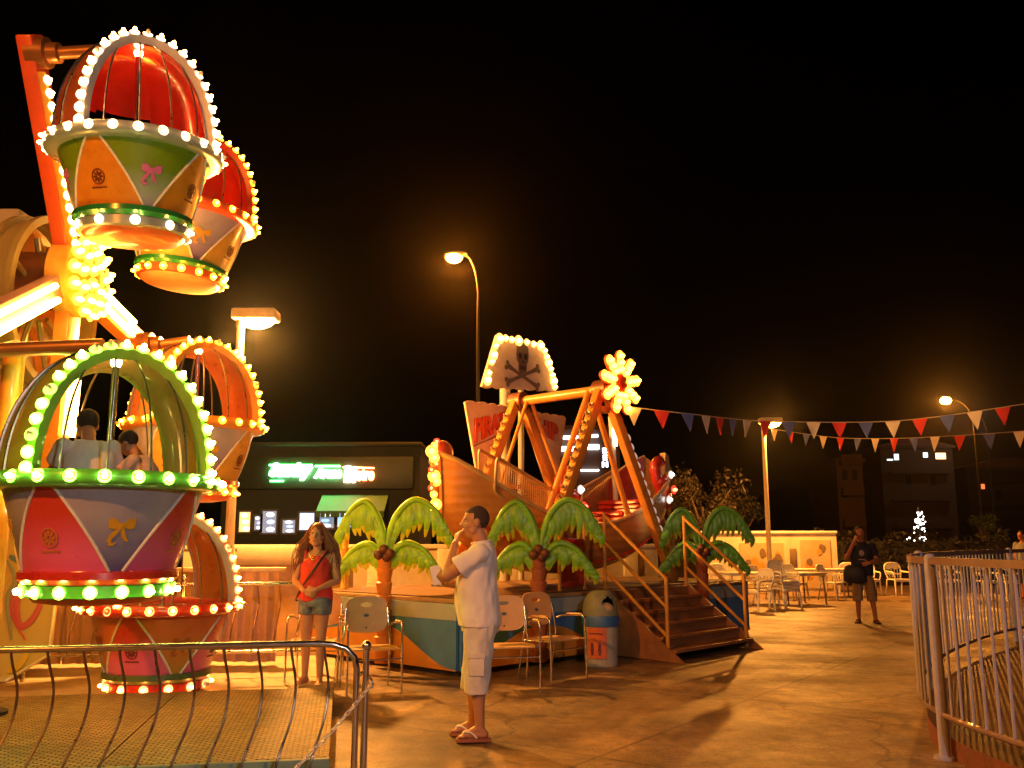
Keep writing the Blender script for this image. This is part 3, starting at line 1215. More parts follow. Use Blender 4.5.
    def ribbon(b, pts, ws, c, u0, off, m=0):
        for i in range(len(pts) - 1):
            (x0, y0), (x1, y1) = pts[i], pts[i + 1]
            d = V((x1 - x0, y1 - y0)).normalized()
            nx_, ny_ = -d.y, d.x
            w0, w1 = ws[i], ws[i + 1]
            decal(b, [(x0 - nx_ * w0, y0 - ny_ * w0), (x0 + nx_ * w0, y0 + ny_ * w0), (x1 + nx_ * w1, y1 + ny_ * w1), (x1 - nx_ * w1, y1 - ny_ * w1)], c, u0, off, m)
    for k in range(NW):
        c = -PI / 2 + k * sec
        b = B()
        for s_ in (-1, 1):
            decal(b, [(s_ * .012, .012), (s_ * .05, .05), (s_ * .095, .052), (s_ * .105, .02), (s_ * .098, -.022), (s_ * .06, -.032), (s_ * .012, -.012)][::s_], c, .45, .004)
        decal(b, [(.018 * math.cos(q), .02 * math.sin(q)) for q in [2 * PI * z / 10 for z in range(10)]], c, .45, .008)
        ribbon(b, [(-.01, -.015), (-.05, -.06), (-.085, -.1), (-.09, -.135), (-.06, -.15), (-.035, -.13)], [.012, .018, .018, .016, .012, .006], c, .45, .004)
        ribbon(b, [(.01, -.015), (.012, -.06), (.03, -.1), (.06, -.12)], [.012, .018, .018, .006], c, .45, .004)
        b.build('bow', bowm, bo)
        c += sec / 2
        b = B()
        ring = [(.072 * math.cos(q), .072 * math.sin(q)) for q in [2 * PI * z / 20 for z in range(21)]]
        ribbon(b, ring, [.005] * 21, c, .60, .004)
        for z in range(8):
            q = 2 * PI * z / 8
            ribbon(b, [(.012 * math.cos(q), .012 * math.sin(q)), (.038 * math.cos(q), .038 * math.sin(q)), (.06 * math.cos(q), .06 * math.sin(q))], [.003, .011, .003], c, .60, .004)
        for z in range(9):
            decal(b, [(-.095 + z * .021, -.112), (-.081 + z * .021, -.112), (-.081 + z * .021, -.097), (-.095 + z * .021, -.097)], c, .60, .004)
        b.build('emblem', logom, bo)
    # lower flange, light ring, bottom disc
    f = B()
    f.lathe([(RB - .02, ZB + .005), (RB + .03, ZB - .01), (RB + .035, ZB - .06), (RB - .01, ZB - .10), (RB - .06, ZB - .10)], 48)
    f.build('flange', ringm, t)
    f = B()
    f.lathe([(RB - .07, ZB - .10), (RB - .01, ZB - .105), (RB - .005, ZB - .19), (RB - .06, ZB - .2)], 48)
    lo = f.build('light_ring', rimm, t)
    for k in range(nring):
        a = 2 * PI * k / nring + .1
        o = link('bulb', pick(), lo)
        orient(o, V(((RB - .005) * math.cos(a), (RB - .005) * math.sin(a), ZB - .15)), (math.cos(a), math.sin(a), -.15))
    f = B()
    f.lathe([(RB - .055, ZB - .2), (RB - .09, ZB - .235), (.3, ZB - .26), (0, ZB - .265)], 40)
    f.build('bottom_disc', basem, t)
    t.scale = (scale, scale, scale)
    return t


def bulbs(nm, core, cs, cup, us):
    return (glow('bulb_' + nm, core, cs), mat('bulb_cup_' + nm, cup, .3, emit=cup, es=us))  # cups emit their own tint to imitate a halo round each bulb


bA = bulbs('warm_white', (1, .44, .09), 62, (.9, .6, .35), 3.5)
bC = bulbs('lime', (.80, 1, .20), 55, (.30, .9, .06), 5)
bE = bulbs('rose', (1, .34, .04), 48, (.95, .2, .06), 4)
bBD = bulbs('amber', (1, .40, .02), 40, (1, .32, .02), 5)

grn = gradmat('paint_green_fade', (.16, .27, .01), (.33, .36, .44), -.58, -.25)
blu = gradmat('paint_blue_fade', (.36, .36, .46), (.06, .06, .30), -.66, -.2)
pnk = gradmat('paint_pink_fade', (.55, .05, .03), (.75, .12, .30), -.5, -.2)
org = mat('paint_orange_panel', (.66, .24, .02), .3, coat=.3)
ylw = mat('paint_yellow_panel', (.62, .36, .06), .3, coat=.3)
prp = gradmat('paint_violet_fade', (.40, .36, .50), (.16, .10, .34), -.6, -.2)
crm = gradmat('paint_orange_fade', (.62, .14, .04), (.50, .24, .05), -.6, -.2)
inner_r = mat('shell_inner_red', (.70, .03, .012), .2, coat=.6, bump=.25, bscale=5)
shell_br = mat('shell_brown_red', (.30, .08, .03), .3, coat=.4)
shell_gr = mat('shell_olive', (.24, .26, .04), .3, coat=.4)
shell_or = mat('shell_orange', (.60, .16, .03), .3, coat=.4)
arch_gr = mat('arch_grey', (.45, .47, .50), .35, coat=.3)
arch_gn = mat('arch_green', (.22, .40, .05), .35, coat=.3)
arch_lil = mat('arch_lilac', (.50, .30, .30), .35, coat=.3)
rim_gr = mat('rim_slate', (.22, .27, .33), .3, coat=.4)
rim_gn = mat('rim_green', (.10, .42, .05), .3, coat=.4)
ring_gn = mat('flange_green', (.02, .20, .05), .2, coat=.5)
logo_d = mat('emblem_dark', (.16, .03, .01), .5)
bow_p = mat('bow_pink', (.55, .12, .40), .4)
bow_y = mat('bow_gold', (.60, .34, .02), .4)
bow_r = mat('bow_rust', (.40, .10, .02), .4)
bot_o = mat('bottom_orange', (.66, .075, .01), .35, coat=.3)
bot_p = mat('bottom_peach', (.75, .30, .14), .4)

GA = at(136, 154, 8.2)
GC = at(107, 483, 7.15)
GE = at(162, 606, 9.3)
GB = at(190, 218, 11.2)
GD = at(194, 427, 11.2)
gondola('balloon_gondola', 'topmost gondola with green and orange painted basket and glossy red dome', GA, math.radians(36), (math.radians(4), math.radians(-3.5)), None,
        [shell_br, inner_r], bA, arch_gr, rim_gr, org, grn, M['chrome_dull'], bow_p, logo_d, bot_o, ring_gn, 10, .94, .14, 1.15, False)
gondola('balloon_gondola', 'gondola with lime green lights, blue and pink basket and riders inside', GC, math.radians(35), (0, 0), None,
        [shell_gr, shell_gr], bC, arch_gn, rim_gn, pnk, blu, M['chrome_dull'], bow_y, mat('emblem_gold', (.55, .2, .04), .5), bot_o, M['red'])
gondola('balloon_gondola', 'lowest gondola, red and orange, hovering just over the deck floor', GE, math.radians(40), (0, 0), None,
        [shell_or, shell_or], bE, arch_lil, M['red'], pnk, crm, M['chrome_dull'], bow_r, logo_d, bot_o, mat('flange_green_dim', (.10, .14, .05), .3), 14, .9)
gondola('balloon_gondola', 'gondola half hidden behind the topmost one, with peach lit bottom disc', GB, math.radians(38), (math.radians(3), math.radians(4)), None,
        [M['red'], inner_r], bBD, M['red'], M['redorange'], ylw, prp, M['chrome_dull'], bow_y, logo_d, bot_p, ring_gn, 16, 1.0, .05, 1.05, False)
gondola('balloon_gondola', 'amber lit gondola peeking out behind the lime green one', GD, math.radians(38), (0, 0), None,
        [shell_or, shell_or], bBD, M['orange'], M['orange'], ylw, prp, M['chrome_dull'], bow_y, logo_d, bot_o, M['red'])

# ---------------- wheel: tower, hub, arms
wh = thing('ferris_wheel', 'red and yellow wheel of the balloon ride with lit hub and long arms', 'fairground wheel', (0, 0, 0))
HUBX = -4.62
hub = V((HUBX, 9.35, 4.28))
piv = [V((g_.x - 0.12, g_.y, g_.z + 1.06)) for g_ in (GA, GC, GE, GB, GD)]
acol = [M['redorange'], mat('arm_mauve', (.4, .25, .22), .4), M['orange'], M['redorange'], M['orange']]
tubem = glow('tube_warm', (1, .44, .07), 48)
tubey = glow('tube_yellow', (1, .5, .06), 16)
armb = bulb_mesh('bulb', *bA)
for i, p in enumerate(piv):
    ax = HUBX - .12
    p2 = V((ax, p.y, p.z))
    h2 = V((ax, hub.y, hub.z))
    b = B()
    d = (p2 - h2)
    dn = d.normalized()
    sd = V((1, 0, 0)).cross(dn)
    R = Matrix((V((1, 0, 0)), sd, dn)).transposed()
    b.box((p2 + h2) / 2 + dn * .06, (.16, .26, d.length + .22), rot=R, ch=.02)
    ao = b.build('arm', acol[i], wh)
    b = B()
    b.tube([p2 + V((-.02, 0, 0)), p2 + V((.16, 0, 0)), p2 + V((.17, 0, 0)), p2 + V((.27, 0, 0)), p2 + V((.28, 0, 0)), V((p.x, p.y, p.z + .05))], [.15, .15, .10, .10, .06, .06], 16)
    b.build('axle_stub', mat('axle_bronze', (.35, .16, .06), .35, .6), ao)
    if i == 0:
        b = B()
        b.box((p2 + h2) / 2 + V((.11, 0, 0)) + sd * .1, (.07, .05, d.length * .85), rot=R, ch=.008)
        b.build('light_strip', M['yellow'], ao)
        for k in range(15):
            o = link('bulb', armb, ao)
            orient(o, h2 + d * (.12 + .055 * k) + V((.15, 0, 0)) + sd * .1, (1, -.3, 0))
    else:
        for s_ in (-.075, .075):
            q0, q1 = h2 + d * (.24 if i != 2 else .3), h2 + d * .72
            b = B()
            b.tube([q0 + V((.13, 0, 0)) + sd * s_, q1 + V((.13, 0, 0)) + sd * s_], .034, 10)
            b.build('light_tube', tubem if s_ > 0 else tubey, ao)
hb = B()
Rx = Matrix(((0, 0, 1), (1, 0, 0), (0, 1, 0)))    # local z to world x
hb.lathe([(0, .16), (.14, .15), (.36, .08), (.42, .02), (.42, -.20), (.30, -.26), (0, -.26)], 32, c=hub, M=Rx)
ho = hb.build('hub', M['yellow'], wh)
for rr0, nn in ((.13, 5), (.26, 9), (.39, 14)):
    for k in range(nn):
        a = 2 * PI * k / nn + rr0
        o = link('bulb', bulb_mesh('bulb', *bBD) if (k == 0) else o.data, ho)
        p = hub + V((.15 - .22 * max(0, rr0 - .12), rr0 * math.cos(a), rr0 * math.sin(a)))
        orient(o, p, (1, .4 * math.cos(a), .4 * math.sin(a)))
        o.scale = (1.5, 1.5, 1.5)
# tower and inner ring at the left
tw = B()
twm = mat('tower_cream', (.42, .36, .22), .55, var=.15, bump=.1)
tw.box((HUBX - 1.45, 9.9, 2.6), (1.5, 1.3, 4.9), ch=.04)
to = tw.build('tower', twm, wh)
tw = B()
tw.tube([V((HUBX - .75, 9.4, 4.28)), V((HUBX - .1, 9.35, 4.28))], .3, 24)
tw.build('main_axle', mat('axle_bronze', (.35, .16, .06), .35, .6), wh)
tw = B()
olv = mat('ring_olive', (.30, .24, .08), .45, coat=.2)
for q in (-.42, -.16):
    tw.lathe([(.86, q), (.94, q), (.94, q + .06), (.86, q + .06), (.86, q)], 48, c=hub + V((-.2, .1, -.25)), M=Rx)
tw.lathe([(.88, -.37), (.88, -.15)], 48, c=hub + V((-.2, .1, -.25)), M=Rx)
for k in range(8):
    a = 2 * PI * k / 8
    tw.tube([hub + V((-.48, .1 + .2 * math.cos(a), -.25 + .2 * math.sin(a))), hub + V((-.48, .1 + .7 * math.cos(a + .3), -.25 + .7 * math.sin(a + .3)))], .03, 6)
tw.build('drum_ring', olv, wh)
tw = B()
for k in range(8):
    a = 2 * PI * k / 8
    tw.prism([(.25 * math.cos(a), .25 * math.sin(a)), (.9 * math.cos(a - .28), .9 * math.sin(a - .28)), (.9 * math.cos(a + .28), .9 * math.sin(a + .28))], .03,
             Matrix.Translation(hub + V((-.7, .1, -.25))) @ Matrix(((0, 1, 0, 0), (1, 0, 0, 0), (0, 0, 1, 0), (0, 0, 0, 1))))
tw.build('fan_panel', M['orange'], wh)
# standing legs of the tower
for s_ in (-1, 1):
    b = B()
    b.tube([(HUBX - 1.4, 9.9 + s_ * .5, 3.2), (HUBX - 1.2, 9.9 + s_ * 1.6, 0.016)], .09, 10)
    b.build('leg', M['orange'], wh)

# painted scenic board and the orange post at the far left
YP = 9.2
pp = [(14, 476), (40, 482), (52, 540), (58, 580), (49, 655), (6, 690), (-30, 700), (-30, 476)]
P3 = [at(x, y, YP) for x, y in pp]
pb = thing('painted_board', 'painted scenic board with pink and blue swirls standing behind the orange post', 'painted board', (P3[0].x, YP, 0))
b = B()
b.prism([(q.x - P3[0].x, max(DH, q.z)) for q in P3], .05)
b.build('board', gradmat('board_paint', (.60, .36, .10), (.55, .48, .28), .3, 1.6), pb)
b = B()
pl = [V((q.x - P3[0].x, -.012, max(DH + .012, q.z))) for q in P3[:6]]
b.tube(pl, .014, 8)
b.build('board_edge', M['white'], pb)


def stroke(pxs, r, m, nm, k=8):
    b = B()
    pts = [at(x, y, YP) - V((P3[0].x, YP, 0)) + V((0, -.012, 0)) for x, y in pxs]
    pts = catmull(pts, k)
    n_ = len(pts)
    b.tube(pts, [r * (.35 + .65 * math.sin(PI * (i + .5) / n_)) for i in range(n_)], 8, ref=(0, 1, 0), flat=1.0)
    for i, v in enumerate(b.v):
        b.v[i] = (v[0], -.012 + (v[1] + .012) * .18, v[2])
    b.build(nm, m, pb)


stroke([(40, 560), (30, 585), (18, 600), (20, 625), (32, 620), (42, 600), (45, 575)], .035, mat('swirl_pink', (.55, .10, .18), .5), 'swirl')
stroke([(36, 555), (22, 580), (12, 610), (26, 640)], .02, mat('swirl_pink', (.55, .10, .18), .5), 'swirl')
stroke([(22, 500), (32, 520), (40, 545), (24, 560), (10, 556)], .05, mat('swirl_blue', (.12, .18, .36), .5), 'swirl')
stroke([(14, 530), (24, 512), (34, 500), (28, 490)], .04, mat('swirl_orange', (.65, .22, .02), .5), 'swirl')
stroke([(8, 560), (16, 580), (8, 600), (12, 640)], .03, mat('swirl_grey', (.3, .3, .3), .5), 'swirl')
stroke([(20, 515), (26, 535), (16, 548)], .03, mat('swirl_white', (.7, .65, .55), .5), 'swirl')
stroke([(30, 650), (20, 665), (8, 672)], .035, mat('swirl_yellow', (.66, .48, .10), .5), 'swirl')
q0 = gr(1, 715, DH)
ps = thing('orange_post', 'thick orange post with dark foot at the left edge of the deck', 'post', (q0.x - .17, q0.y, DH))
b = B()
b.tube([(0, 0, 0), (0, 0, 2.9)], .085, 16)
b.lathe([(.085, 2.9), (.11, 2.92), (.11, 3.0), (0, 3.05)], 16)
b.build('shaft', M['orange'], ps)
b = B()
b.lathe([(.2, 0), (.2, .025), (.14, .05), (.086, .1)], 20)
b.build('foot', M['dark'], ps)
for k in range(6):
    o = link('bulb', bulb_mesh('bulb', *bA) if k == 0 else o.data, ps)
    orient(o, V((.1, -.02, 1.62 + .16 * k)), (1, -.2, 0))
# ------------------------------------------------------------------ pirate ship ride
random.seed(9)
PC = V((-0.6, 10.5, 0))
PRZ = math.atan2(.733, .68)
pu, pv = V((math.cos(PRZ), math.sin(PRZ), 0)), V((-math.sin(PRZ), math.cos(PRZ), 0))
PH, PL, PD = .86, 6.6, 2.75
TC, SM = 3.33, 1.28
PIVZ = 3.72


def pw(x, y, z=0):
    return PC + pu * x + pv * y + V((0, 0, z))


def on_s(px, py, s):
    """point of the ride's own vertical plane local y = s seen at a pixel: (local x, z)"""
    d = ray(px, py)
    o = V((0, 0, CAMH)) - PC
    k = (s - o.dot(pv)) / d.dot(pv)
    p = o + d * k
    return p.dot(pu), p.z


plat = thing('ship_platform', 'raised platform of the ship ride with sea blue panels and orange sand dune', 'platform', PC, PRZ)
b = B()
b.box((PL / 2, PD / 2, PH / 2 - .06), (PL - .08, PD - .08, PH - .13))
b.build('core', M['dark'], plat)
b = B()
b.box((PL / 2, PD / 2, PH - .04), (PL + .06, PD + .06, .05), ch=.012)
b.build('deck_edge', mat('deck_edge_tan', (.34, .22, .11), .5, var=.2), plat)
for i in range(8):
    b = B()
    b.box((PL * (i + .5) / 8, PD / 2, PH - .008), (PL / 8 - .012, PD - .02, .02), ch=.003)
    b.build('deck_board', mat('deck_brown', (.12, .055, .025), .6, var=.3, scale=9, bump=.2), plat)
bluT = mat('panel_pale_blue', (.32, .42, .44), .45, var=.1, scale=3)
bluD = mat('panel_sea_blue', (.05, .20, .48), .45, var=.15, scale=3)
sand = mat('panel_sand', (.60, .27, .04), .5, var=.12, scale=2)
for face in ('front', 'side', 'end'):
    if face == 'front':
        n, length, M0 = 6, PL, Matrix.Identity(4)
    elif face == 'side':
        n, length, M0 = 2, PD, Matrix.Rotation(PI / 2, 4, 'Z') @ Matrix.Scale(-1, 4, (0, 1, 0))
    else:
        n, length, M0 = 2, PD, Matrix.Translation((PL, 0, 0)) @ Matrix.Rotation(PI / 2, 4, 'Z')
    for i in range(n):
        x0, x1 = length * i / n + .004, length * (i + 1) / n - .004
        b = B()
        b.box(((x0 + x1) / 2, -.02 if face != 'side' else -.02, .335), (x1 - x0, .04, .55), m=1)
        b.box(((x0 + x1) / 2, -.024, (.612 + PH - .068) / 2), (x1 - x0, .048, PH - .068 - .612), m=0)
        if face == 'front':
            def hz(x):
                return .10 + .16 * math.sin(x * .9 + .2) ** 2 + (.22 if .3 < x < 2.4 else 0) * math.sin((x - .3) / 2.1 * PI)
        elif face == 'side':
            def hz(x):
                return .07 + .42 * (1 - math.cos(min(1, x / 1.3) * PI)) / 2 - .12 * max(0, x - 1.6)
        else:
            def hz(x):
                return .14 + .1 * math.sin(x * 1.4)
        xs = [x0 + (x1 - x0) * k / 14 for k in range(15)]
        b.prism([(x0, .062)] + [(x, max(.066, hz(x))) for x in xs] + [(x1, .062)], .012, Matrix.Translation((0, -.052, 0)), m=2)
        b.v = [tuple(M0 @ V(v)) for v in b.v]
        b.build('painted_panel', [bluT, bluD, sand], plat, smooth=30)
b = B()
b.box((PL / 2, PD / 2, .03), (PL - .02, PD - .02, .06))
b.build('plinth', M['dark'], plat)

# stairs
st = thing('metal_stairs', 'brown stairs with yellow pipe handrails leading up to the ship platform', 'stairs', pw(2.66, 0), PRZ)
SW, SRUN = 2.05, 1.04
stm = mat('stair_brown', (.30, .13, .05), .5, var=.25, bump=.2)
for i in range(5):
    b = B()
    y = -.06 - SRUN * (i + .35) / 5.2
    z = PH * (1 - (i + 1) / 6)
    b.box((SW / 2, y - .07, z - .018), (SW - .06, .27, .036), ch=.006)
    b.box((SW / 2, y + .04, z + .02), (SW - .07, .012, .19))
    b.box((SW / 2, y - .2, z + .002), (SW - .08, .02, .008), ch=.002)
    b.build('tread', stm, st)
for x in (0, SW):
    b = B()
    b.prism([(.0, 0.02), (.0, PH - .1), (-.0, PH), (-.06, PH), (-SRUN - .08, .10), (-SRUN - .22, 0.0)], .03, Matrix.Translation((x + .015, -.02, 0)) @ Matrix.Rotation(PI / 2, 4, 'Z'))
    b.build('stringer', stm, st)
ypm = mat('handrail_yellow', (.56, .27, .04), .45, var=.2)
for x in (0.02, SW - .02):
    b = B()
    y0, y1 = -.05, -SRUN + .02
    z0, z1 = PH, .18
    b.tube([(x, y0, z0 - .2), (x, y0, z0 + 1.02)], .026, 10)
    b.tube([(x, y1, z1 - .16), (x, y1, z1 + .86)], .026, 10)
    for dz in (.98, .62, .26):
        b.tube([(x, y0, z0 + dz), (x, y1, z1 + dz - .14)], .023, 10)
    b.build('handrail', ypm, st)

# platform railing posts beside the stairs
pr = thing('platform_gate', 'red panelled gate with yellow posts at the top of the ship stairs', 'gate', pw(2.36, .10, PH), PRZ)
b = B()
b.box((-.2, 0, .36), (.46, .04, .62), ch=.01)
for k in range(5):
    b.box((-.2, -.026, .12 + .12 * k), (.42, .016, .03))
b.build('panel', M['red'], pr)
for x in (-.46, .06):
    b = B()
    b.tube([(x, 0, 0), (x, 0, .98)], .025, 10)
    b.ball((x, 0, 1.0), .035, 10)
    b.build('post', ypm, pr)

# A frames, axle, flower
fr = thing('swing_frame', 'orange A-frame supports of the ship swing crowned by a flower of lights', 'support frame', PC, PRZ)
legm = [mat('leg_orange', (.66, .26, .04), .4, coat=.2, var=.15)]
SF, SB = .42, 2.12
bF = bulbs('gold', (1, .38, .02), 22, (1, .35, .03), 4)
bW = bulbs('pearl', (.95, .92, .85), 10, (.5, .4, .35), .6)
bP = bulb_mesh('bulb', *bF)
bQ = bulb_mesh('bulb', *bW)
dead = mat('bulb_unlit', (.45, .24, .08), .3, coat=.3)
bU = bulb_mesh('bulb', dead, dead)


def beam(b, p0, p1, w, h, m=0, side=(0, 1, 0)):
    p0, p1 = V(p0), V(p1)
    d = (p1 - p0)
    dn = d.normalized()
    sd = V(side)
    sd = (sd - dn * sd.dot(dn)).normalized()
    up = dn.cross(sd)
    b.box((p0 + p1) / 2, (w, h, d.length), rot=Matrix((up, sd, dn)).transposed(), m=m, ch=.012)


for s in (SF, SB):
    for dx in (-1.55, 1.75):
        b = B()
        top, bot = V((TC + .05 * dx, s, PIVZ - .02)), V((TC + dx, s, PH + .012))
        beam(b, top, bot, .15, .12)
        lo = b.build('leg', legm[0], fr)
        f = B()
        f.box(bot, (.34, .28, .024), ch=.004)
        f.build('foot_plate', M['steel_dark'], lo)
        n = 18
        out = V((1 if dx > 0 else -1, 0, .45)).normalized()
        for k in range(n):
            u = .10 + .048 * k
            p = top.lerp(bot, u) + out * .085
            lit = s == SF and dx > 0 and 3 <= k <= 13
            o = link('bulb', bQ if lit else bU, lo)
            orient(o, p, out)
            o.scale = (1.5, 1.5, 1.3) if lit else (1.1, 1.1, 1.1)
    b = B()
    beam(b, (TC - .8, s, 2.35), (TC + .88, s, 2.35), .07, .07) if s == SB else beam(b, (TC - .1, s, PIVZ - .3), (TC + .1, s, PIVZ - .3), .1, .1)
    b.build('cross_brace', legm[0], fr)
b = B()
b.tube([(TC, SF - .22, PIVZ), (TC, SB + .15, PIVZ)], .075, 16)
b.build('axle', legm[0], fr)
for s in (SF, SB):
    b = B()
    b.tube([(TC, s - .12, PIVZ), (TC, s + .12, PIVZ)], .15, 20)
    b.build('bearing', mat('bearing_brown', (.22, .08, .04), .4, .4), fr)
FY = SF - .30
fl = B()
Ry = Matrix(((1, 0, 0), (0, 0, -1), (0, 1, 0)))
fl.lathe([(0, .07), (.09, .065), (.15, .03), (.16, 0), (.0, -.03)], 24, c=(TC + .02, FY, PIVZ + .07), M=Ry)
fo = fl.build('flower_hub', M['red'], fr)
for k in range(9):
    a = 2 * PI * k / 9 + .2
    ca, sa = math.cos(a), math.sin(a)
    poly = []
    for (r_, w_) in ((.12, .045), (.2, .075), (.32, .092), (.42, .082), (.475, .045)):
        poly.append((r_, w_))
    poly = poly + [(.49, 0)] + [(r_, -w_) for r_, w_ in poly[::-1]]
    pl = B()
    c0 = V((TC + .02, FY, PIVZ + .07))
    pl.prism([(c0.x + x * ca - y * sa, c0.z + x * sa + y * ca) for x, y in poly], .03, Matrix.Translation((0, FY - .01 + .008 * (k % 2), 0)))
    po = pl.build('petal', M['redorange'], fr)
    for r_ in (.2, .3, .4):
        o = link('bulb', bP, po)
        orient(o, c0 + V((r_ * ca, -.015, r_ * sa)), (0, -1, 0))
        o.scale = (1.7, 1.7, 1.4)
b = B()
for x in (-.34, .4):
    pass
# ---------------- the ship
ship = thing('pirate_ship', 'orange wooden pirate ship swing with safety nets, red seats and lit prow', 'swing boat', pw(TC, SM), PRZ)
hullm = mat('hull_orange_wood', (.60, .24, .05), .45, var=.2, scale=3, coat=.15)
nt = hullm.node_tree
bb = nt.nodes['Principled BSDF']
tcn = [n_ for n_ in nt.nodes if n_.type == 'TEX_COORD'][0]
wv = nt.nodes.new('ShaderNodeTexWave')
wv.bands_direction = 'Z'
wv.inputs['Scale'].default_value = 2.6
wv.inputs['Distortion'].default_value = .8
nt.links.new(tcn.outputs['Object'], wv.inputs['Vector'])
bpn = nt.nodes.new('ShaderNodeBump')
bpn.inputs['Strength'].default_value = .35
bpn.inputs['Distance'].default_value = .015
nt.links.new(wv.outputs['Fac'], bpn.inputs['Height'])
nt.links.new(bpn.outputs['Normal'], bb.inputs['Normal'])
hi_r = mat('hull_inner_red', (.34, .03, .015), .4, var=.2)


def gun(u):
    return 1.72 + (.92 if u < 0 else .95) * abs(u) ** 1.9


def keel(u):
    return 1.02 + .78 * abs(u) ** 2.2


def hw(u):
    return .58 * (1 - abs(u) ** 3.0) ** .6 + (.07 if u < 0 else .22 * abs(u) ** 2)


def sx(u):
    return (2.46 if u < 0 else 2.5) * u


NS, NK = 40, 16
hb = B()
vs, vi = [], []
for i in range(NS + 1):
    u = -1 + 2 * i / NS
    for j in range(NK + 1):
        a = PI * j / NK
        ca, sa = math.cos(a), math.sin(a)
        extra = .30 * max(0, u) ** .6 if ca > 0 else 0
        y = hw(u) * math.copysign(abs(ca) ** .7, ca)
        z = gun(u) - (gun(u) - keel(u)) * sa ** .75
        if j == 0:
            z += extra
        lean = (.10 * (z - keel(u)) * (1 if u > 0 else -1)) * abs(u) ** 3
        vs.append((sx(u) + lean, y, z))
        vi.append((sx(u) * .985 + lean, y * .93, z + (.03 if 0 < j < NK else 0)))
W = NK + 1
fs = [(i * W + j, i * W + j + 1, (i + 1) * W + j + 1, (i + 1) * W + j) for i in range(NS) for j in range(NK)]
hb.add(vs, fs, 0)
hb.add(vi, [f[::-1] for f in fs], 1)
hb.add([vs[j] for j in range(W)], [tuple(range(W))], 0)
hb.add([vs[NS * W + j] for j in range(W)], [tuple(range(W - 1, -1, -1))], 0)
hull = hb.build('hull', [hullm, hi_r], ship, smooth=50)
for j in (0, NK):
    b = B()
    b.tube([vs[i * W + j] for i in range(NS + 1)], .035, 8)
    b.build('gunwale', mat('gunwale_tan', (.56, .34, .14), .45, var=.15), ship)
b = B()
b.tube([V(vs[i * W + 12]) * 1.0 + V((0, -.012, 0)) for i in range(2, NS - 1)], .02, 6)
b.build('rubbing_strake', M['red'], hull)
b = B()
b.tube([V(vs[j]) + V((-.02, 0, 0)) for j in range(W)], .03, 8)
b.tube([V((sx(-1) - .06, 0, 1.85)), V((sx(-1) - .12, 0, 2.2)), V((sx(-1) - .1, 0, 2.62))], .05, 8)
b.build('stem', M['orange'], ship)
# lit prow: round boss with bulbs in yellow and red
b = B()
Rx2 = Matrix(((0, 0, -1), (1, 0, 0), (0, -1, 0)))
b.ball((sx(-1) + .02, 0, 2.66), (.17, .12, .17), 20)
b.build('prow_boss', M['redorange'], ship)
bR = bulb_mesh('bulb', glow('bulb_red', (1, .06, .02), 14), mat('bulb_cup_red', (.8, .05, .02), .3, emit=(1, .05, .02), es=1.2))  # red cup glows too, imitating the halo of the bulb
pl_ = B()
pl_.tube([V((sx(-1) - .10, -.02, 1.85)), V((sx(-1) - .17, -.02, 2.2)), V((sx(-1) - .15, -.02, 2.75))], .03, 8)
po = pl_.build('light_strip', M['yellow'], ship)
for k, (dz, red, q) in enumerate(((2.74, 0, 1.0), (2.80, 1, .9), (2.66, 0, 1.7), (2.58, 0, 1.4), (2.5, 1, .9), (2.42, 1, .9), (2.34, 0, 1.7), (2.27, 0, 1.3), (2.18, 1, .9), (2.1, 0, 1.0), (1.97, 0, 1.6), (1.88, 0, .9))):
    o = link('bulb', bR if red else bP, po)
    orient(o, V((sx(-1) - .17 + .05 * math.sin(k * 2.1), -.05, dz)), (-.6, -.8, 0))
    o.scale = (q, q, q)
# seats
for k, u in enumerate((-.55, -.3, .3, .55)):
    b = B()
    z = gun(u) - .36
    w = hw(u) * 1.6
    sgn = -1 if u > 0 else 1
    b.box((sx(u), 0, z), (.34, w, .07), ch=.02)
    b.box((sx(u) - sgn * .2, 0, z + .26), (.07, w, .5), rot=(0, -sgn * .2, 0), ch=.03)
    for q in range(6):
        b.box((sx(u) - sgn * .155, 0, z + .08 + .075 * q), (.02, w * .94, .03), rot=(0, -sgn * .2, 0))
    b.build('seat', M['red'], ship)
# red curled figure amidships and at the stern
for (x, z, s_) in ((-.22, 1.95, 1.0), (2.22, 2.30, .75)):
    b = B()
    pts = catmull([(x + .15, -.3, z - .25), (x + .1, -.32, z), (x - .05, -.33, z + .22), (x - .12, -.33, z + .42), (x - .02, -.34, z + .55), (x + .1, -.34, z + .5)], 5)
    n_ = len(pts)
    b.tube(pts, [s_ * (.17 - .09 * i / n_) for i in range(n_)], 10)
    b.ball((x + .02, -.36, z + .18), (.2 * s_, .12, .16 * s_), 12)
    b.ball((x + .08, -.38, z - .1), (.22 * s_, .12, .18 * s_), 12)
    fo = b.build('red_scroll', M['red'], ship)
    for k, (dx, dz) in enumerate(((.12, .3), (.04, -.12), (.2, .05))):
        o = link('bulb', bQ if k < 2 else bR, fo)
        orient(o, V((x + dx, -.48, z + dz)), (0, -1, 0))
        o.scale = (1.5, 1.5, 1.3)
# transom board at the stern
b = B()
b.prism([(sx(1) - .06, 2.05), (sx(1) + .12, 2.2), (sx(1) + .22, 2.55), (sx(1) + .16, 2.95), (sx(1) + .06, 3.0), (sx(1) + .02, 2.6), (sx(1) - .1, 2.3)], .12, Matrix.Translation((0, -.25, 0)))
b.build('transom', mat('transom_cream', (.55, .36, .18), .5), ship)
